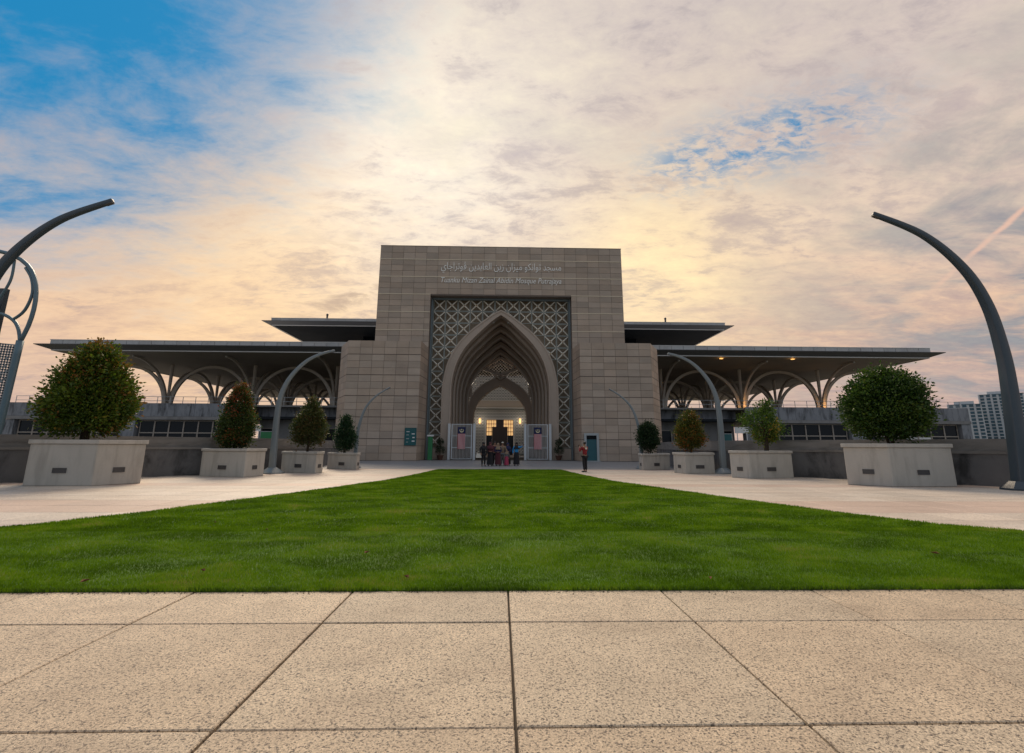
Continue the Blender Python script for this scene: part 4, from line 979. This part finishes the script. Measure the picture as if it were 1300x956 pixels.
# ------------------------------------------------------------------ far buildings on the right
def tower(label, x, y, w, d, h, floors, cols, mat, z0=-.4):
    t = thing('apartment_tower', label, 'building', (x, y, z0), -math.atan2(x, y), 'far apartment towers')
    MB().box(-w/2, w/2, 0, d, 0, h).build('wall', mat, t)
    fh = h/floors; n = 0
    wm = MB().box(0, w/cols*.62, -.25, .02, 0, fh*.72).mesh('window', 'tower_glass'); bal = MB().box(0, w/cols*.66, -.9, -.26, 0, fh*.22).mesh('balcony', mat)
    for c_ in range(cols):
        x0 = -w/2+w*(c_+.19)/cols
        for f_ in range(1, floors): link('window', wm, t, (x0, 0, f_*fh+.3*fh))
        if c_ % 2 == 0:
            b_ = MB()
            for f_ in range(1, floors): b_.box(x0, x0+w/cols*.66, -.9, -.26, f_*fh, f_*fh+fh*.22)
            b_.build('balconies', mat, t, kind='stuff')
    for c_ in range(0, cols+1, 2): xf = -w/2+w*c_/cols; MB().box(xf-w*.018, xf+w*.018, -1.3, .0, 0, h+.6).build('fin', mat, t)
    MB().box(-w*.3, w*.3, d*.2, d*.8, h, h+fh*1.1).build('roof_plant', mat, t)
    MB().box(-w/2-.3, w/2+.3, -.4, d, h, h+.5).build('roof_edge', 'tower_glass', t)
tower('tall white apartment tower with blue windows, seen beside the right arc lamp', 421, 400, 27, 16, 46, 17, 7, 'tower_white')
tower('narrow pinkish apartment tower left of the tall white one', 403, 412, 7, 12, 36, 14, 2, 'tower_pink')
tower('low pale apartment block half hidden behind the stained podium end', 388, 400, 21, 14, 37, 13, 5, 'tower_white')
tower('pale apartment block just visible behind the big round tree', 356, 405, 10, 14, 38, 14, 3, 'tower_white')
tower('small distant block below the pinkish tower', 392, 425, 6, 10, 26, 9, 2, 'tower_pink')

# ------------------------------------------------------------------ people
def skin(name, nodes, edges, mat, parent, sub=1, extra=None):
    me = bpy.data.meshes.new(name); keys = list(nodes); me.from_pydata([nodes[k][0] for k in keys], [(keys.index(a), keys.index(b)) for a, b in edges], [])
    o = bpy.data.objects.new(name, me); col.objects.link(o); o.modifiers.new('skin', 'SKIN'); sm = o.modifiers.new('sub', 'SUBSURF'); sm.levels = sub; sm.render_levels = sub
    for i, k in enumerate(keys):
        r = nodes[k][1]; r = r if hasattr(r, '__len__') else (r, r); me.skin_vertices[0].data[i].radius = r; me.skin_vertices[0].data[i].use_root = (i == 0)
    bpy.context.view_layer.update(); m2 = bpy.data.meshes.new_from_object(o.evaluated_get(bpy.context.evaluated_depsgraph_get())); bpy.data.objects.remove(o); bpy.data.meshes.remove(me)
    m2.materials.clear()
    for m in (mat if isinstance(mat, list) else [mat]): m2.materials.append(MATS[m])
    m2.polygons.foreach_set('use_smooth', [True]*len(m2.polygons))
    if extra:
        b = bmesh.new(); b.from_mesh(m2)
        e = extra.mesh('x', mat); b.from_mesh(e); b.to_mesh(m2); b.free()
    return link(name, m2, parent)
def person(label, x, y, facing, h, arms='rest', top='cloth_black', bottom='cloth_black', skirt=None, hijab=None, hair=True, cap=None, long_top=False, group=None, stride=.0, face_turn=0.):
    """facing: heading in radians, 0 = towards the camera (-Y)"""
    t = thing('person', label, 'person', (x, y, 0), facing, group); k = h/1.70
    v = lambda a, b, c: (a*k, b*k, c*k)
    A = {}
    for s, n in ((-1, 'r'), (1, 'l')):
        sh = (s*.185, 0, 1.39)
        if arms == 'phone': el, wr = (s*.25,-.16,1.17), (s*.07,-.36,1.42)
        elif arms == 'fold': el, wr = (s*.25,-.03,1.10), (s*.05,-.24,1.05)
        elif arms == 'wave' and s == 1: el, wr = (s*.36,-.08,1.36), (s*.52,-.20,1.52)
        elif arms == 'bag' and s == -1: el, wr = (s*.28,.0,1.12), (s*.24,-.16,.93)
        else: el, wr = (s*.27,.02,1.11), (s*.26,-.06,.86)
        A[n] = (sh, el, wr)
    N = {'pelvis': (v(0,0,.93), (.135*k,.10*k)), 'waist': (v(0,0,1.06), (.12*k,.09*k)), 'chest': (v(0,0,1.27), (.15*k,.10*k)), 'upper': (v(0,0,1.40), (.10*k,.08*k)), 'neck': (v(0,-.005,1.49), .05*k), 'jaw': (v(0,-.02,1.545), (.062*k,.07*k)), 'skull': (v(0,-.005,1.625), (.074*k,.088*k)), 'crown': (v(0,.0,1.675), (.045*k,.055*k))}
    E_ = [('pelvis','waist'),('waist','chest'),('chest','upper'),('upper','neck'),('neck','jaw'),('jaw','skull'),('skull','crown')]
    for n, (sh, el, wr) in A.items():
        s = -1 if n == 'r' else 1
        N['sh'+n] = (v(*sh), .055*k); N['el'+n] = (v(*el), .040*k); N['wr'+n] = (v(*wr), .027*k); E_ += [('upper','sh'+n),('sh'+n,'el'+n),('el'+n,'wr'+n)]
        d = (Vector(wr)-Vector(el)).normalized(); sd_ = Vector((1,0,0)) if abs(d.x) < .8 else Vector((0,0,1)); sd_ = (sd_-d*sd_.dot(d)).normalized(); cu = d.cross(sd_).normalized()
        if cu.y > 0: cu = -cu
        pm_ = Vector(wr)+d*.06; N['pm'+n] = (v(*pm_), (.034*k,.016*k)); E_.append(('wr'+n,'pm'+n))
        for q, (of, L_) in enumerate(((-.028,.062),(-.010,.074),(.010,.070),(.027,.055))):
            b0 = pm_+sd_*of+d*.035; b1 = b0+d*L_*.5+cu*.012; b2 = b1+d*L_*.4+cu*.028
            N[f'f{n}{q}a'] = (v(*b0), .009*k); N[f'f{n}{q}b'] = (v(*b1), .0085*k); N[f'f{n}{q}c'] = (v(*b2), .007*k)
            E_ += [('pm'+n, f'f{n}{q}a'), (f'f{n}{q}a', f'f{n}{q}b'), (f'f{n}{q}b', f'f{n}{q}c')]
        th = Vector(wr)+d*.035-sd_*s*.035; th2 = th+d*.03-sd_*s*.022+cu*.02
        N['ta'+n] = (v(*th), .011*k); N['tb'+n] = (v(*th2), .009*k); E_ += [('wr'+n,'ta'+n),('ta'+n,'tb'+n)]
    L_ = {}
    for s, n in ((-1, 'r'), (1, 'l')):
        hp, kn, an, to = (s*.085,0,.86), (s*.095,-.02+s*stride*.4,.49), (s*.10,.02+s*stride,.085), (s*.125,-.13+s*stride,.035)
        L_[n] = (hp, kn, an, to); N['hp'+n] = (v(*hp), .082*k); N['kn'+n] = (v(*kn), .052*k); N['an'+n] = (v(*an), .036*k); N['to'+n] = (v(*to), (.036*k,.025*k)); E_ += [('pelvis','hp'+n),('hp'+n,'kn'+n),('kn'+n,'an'+n),('an'+n,'to'+n)]
    ex = MB(); fz = 1.60*k
    ex.cur = 0; ex.ball((0,-.098*k,fz-.015*k), (.012*k,.020*k,.022*k), 6, 4)
    for s in (-1, 1): ex.ball((s*.078*k,0,fz), (.010*k,.018*k,.03*k), 6, 4)
    ex.cur = 1
    for s in (-1, 1): ex.ball((s*.030*k,-.080*k,fz+.012*k), (.010*k,.010*k,.007*k), 6, 4)
    ex.cur = 2; ex.ball((0,-.085*k,fz-.055*k), (.024*k,.010*k,.006*k), 6, 4)
    skin('body', N, E_, ['skin', 'eye', 'flag_red'], t, 1, ex)
    # clothes
    C = {kk: (N[kk][0], tuple(r*1.16+.008 for r in (N[kk][1] if hasattr(N[kk][1], '__len__') else (N[kk][1],)*2))) for kk in ('pelvis','waist','chest','upper')}
    Ec = [('pelvis','waist'),('waist','chest'),('chest','upper')]
    if long_top: C['hem'] = (v(0,0,.72), (.20*k,.15*k)); Ec.append(('pelvis','hem')); C['pelvis'] = (C['pelvis'][0], (.175*k,.13*k))
    for n in 'rl':
        C['sh'+n] = (N['sh'+n][0], .075*k); C['el'+n] = (N['el'+n][0], .058*k); wv = Vector(N['el'+n][0]).lerp(Vector(N['wr'+n][0]), .85); C['cu'+n] = (tuple(wv), .046*k); Ec += [('upper','sh'+n),('sh'+n,'el'+n),('el'+n,'cu'+n)]
    skin('shirt', C, Ec, top, t)
    if skirt:
        m_ = MB(); n = 20; rings = [(1.0,.145,.115),(.9,.185,.15),(.55,.21,.185),(.10,.25,.23)]; vs = []
        for z, rx, ry in rings:
            for q in range(n): a = 2*math.pi*q/n; w_ = 1+.06*math.sin(q*2.5)*(1.1-z); vs.append((rx*w_*math.cos(a)*k, ry*w_*math.sin(a)*k, z*k))
        m_.add(vs, [(i*n+q, (i+1)*n+q, (i+1)*n+(q+1)%n, i*n+(q+1)%n) for i in range(3) for q in range(n)]); m_.build('skirt', skirt, t, smooth=True)
    else:
        B = {'pelvis': (v(0,0,.93), (.155*k,.12*k))}; Eb = []
        for n in 'rl':
            B['hp'+n] = (N['hp'+n][0], .10*k); B['kn'+n] = (N['kn'+n][0], .075*k); B['an'+n] = (tuple(Vector(N['an'+n][0])+Vector((0,0,.02))), .062*k); Eb += [('pelvis','hp'+n),('hp'+n,'kn'+n),('kn'+n,'an'+n)]
        skin('trousers', B, Eb, bottom, t)
    for n, s in (('r', -1), ('l', 1)):
        to = N['to'+n][0]; MB().ball((to[0], to[1]+.05*k, .045*k), (.052*k,.135*k,.045*k), 8, 5).build('shoe', 'shoe', t, smooth=True)
    hd = MB()
    if hijab:
        hd.ball((0,.022*k,1.625*k), (.105*k,.105*k,.125*k), 12, 8)
        n = 16; vs = []
        for z, r, yo in ((1.60,.100,.02),(1.52,.095,.01),(1.44,.15,.0),(1.33,.205,-.01),(1.24,.215,-.01)):
            for q in range(n): a = 2*math.pi*q/n; vs.append((r*1.05*math.cos(a)*k, (r*.72*math.sin(a)+yo)*k, z*k))
        hd.add(vs, [(i*n+q, (i+1)*n+q, (i+1)*n+(q+1)%n, i*n+(q+1)%n) for i in range(4) for q in range(n)]); hd.build('headscarf', hijab, t, smooth=True)
    else:
        hd.ball((0,.022*k,1.648*k), (.090*k,.098*k,.085*k), 12, 8); hd.build('hair', 'hair', t, smooth=True)
        if cap: MB().ball((0,.0,1.685*k), (.095*k,.105*k,.06*k), 12, 6).box(-.07*k,.07*k,-.18*k,-.08*k,1.665*k,1.68*k).build('cap', cap, t, smooth=True)
    return t, A, k
GRP = 'visitors posing in front of the archway'
F = lambda d: R(d)
p1, A1, k1 = person('person in black with black headscarf carrying a white bag, leftmost of the group', -1.16, 36.2, F(14), 1.66, 'bag', 'cloth_black', 'cloth_black', None, 'cloth_black', long_top=True, group=GRP)
bg_ = thing('handbag', 'white handbag hanging from the hand of the leftmost person in the group', 'bag', (-1.50,36.02,.60), F(14))
me_ = MB().prism([(-.20,-.07),(.20,-.07),(.20,.07),(-.20,.07)], 0, .30, [(-.16,-.03),(.16,-.03),(.16,.03),(-.16,.03)]).mesh('bag_body', 'cloth_white'); link('bag_body', bevel(me_, .02, 2), bg_)
MB().tube(resample([(-.12,0,.29),(-.10,0,.40),(0,0,.45),(.10,0,.40),(.12,0,.29)], 9), .012, 6).build('handle', 'cloth_white', bg_)
person('person in a maroon tunic over a dark skirt, second from the left of the group', -.70, 36.7, F(8), 1.68, 'fold', 'cloth_maroon', skirt='cloth_black', hijab='cloth_maroon', group=GRP)
person('person in dark clothes standing behind the maroon tunic, face half hidden', -.36, 37.5, F(5), 1.74, 'rest', 'cloth_maroon', 'cloth_black', group=GRP)
person('person in a navy top and pinkish long skirt in the middle of the group', -.12, 37.1, F(0), 1.62, 'fold', 'cloth_navy', skirt='cloth_maroon', hijab='cloth_tan', group=GRP)
person('person with a white cap and tan shirt, just right of the middle of the group', .22, 37.9, F(0), 1.70, 'rest', 'cloth_tan', 'cloth_grey', cap='cloth_white', group=GRP)
person('small child in grey top and bright pink skirt at the front of the group', .52, 37.3, F(-4), 1.16, 'rest', 'cloth_grey', skirt='cloth_pink', hijab='cloth_tan', group=GRP)
person('person in a navy headscarf standing behind the child', .62, 38.1, F(-4), 1.64, 'fold', 'cloth_navy', skirt='cloth_black', hijab='cloth_navy', group=GRP)
person('person in bright blue top and black skirt, one arm raised, rightmost of the group', 1.26, 37.4, F(-10), 1.68, 'wave', 'cloth_blue', skirt='cloth_black', hijab='cloth_black', group=GRP)
p8, A8, k8 = person('person in red shirt and black trousers, back turned, standing alone right of the lawn', 4.88, 28.6, math.pi+R(32), 1.68, 'phone', 'cloth_red', 'cloth_black', stride=.03, long_top=False)
MB().box(-.07,.07,.128,.134,1.27,1.37).build('shirt_print', 'cloth_white', p8)
ph = thing('phone', 'small dark phone held up by the person in the red shirt', 'phone', (4.88,28.6,0), math.pi+R(32))
me_ = MB().box(-.075,.075,-.455,-.445,1.44,1.52).mesh('phone_body', 'cloth_black'); link('phone_body', me_, ph); MB().box(-.068,.068,-.444,-.443,1.447,1.513).build('screen', 'dark_glass', ph)
for ch in ph.children: ch.location.z = -1.4; ch.location.y = .0
ph.location = (4.88,28.6,1.4)
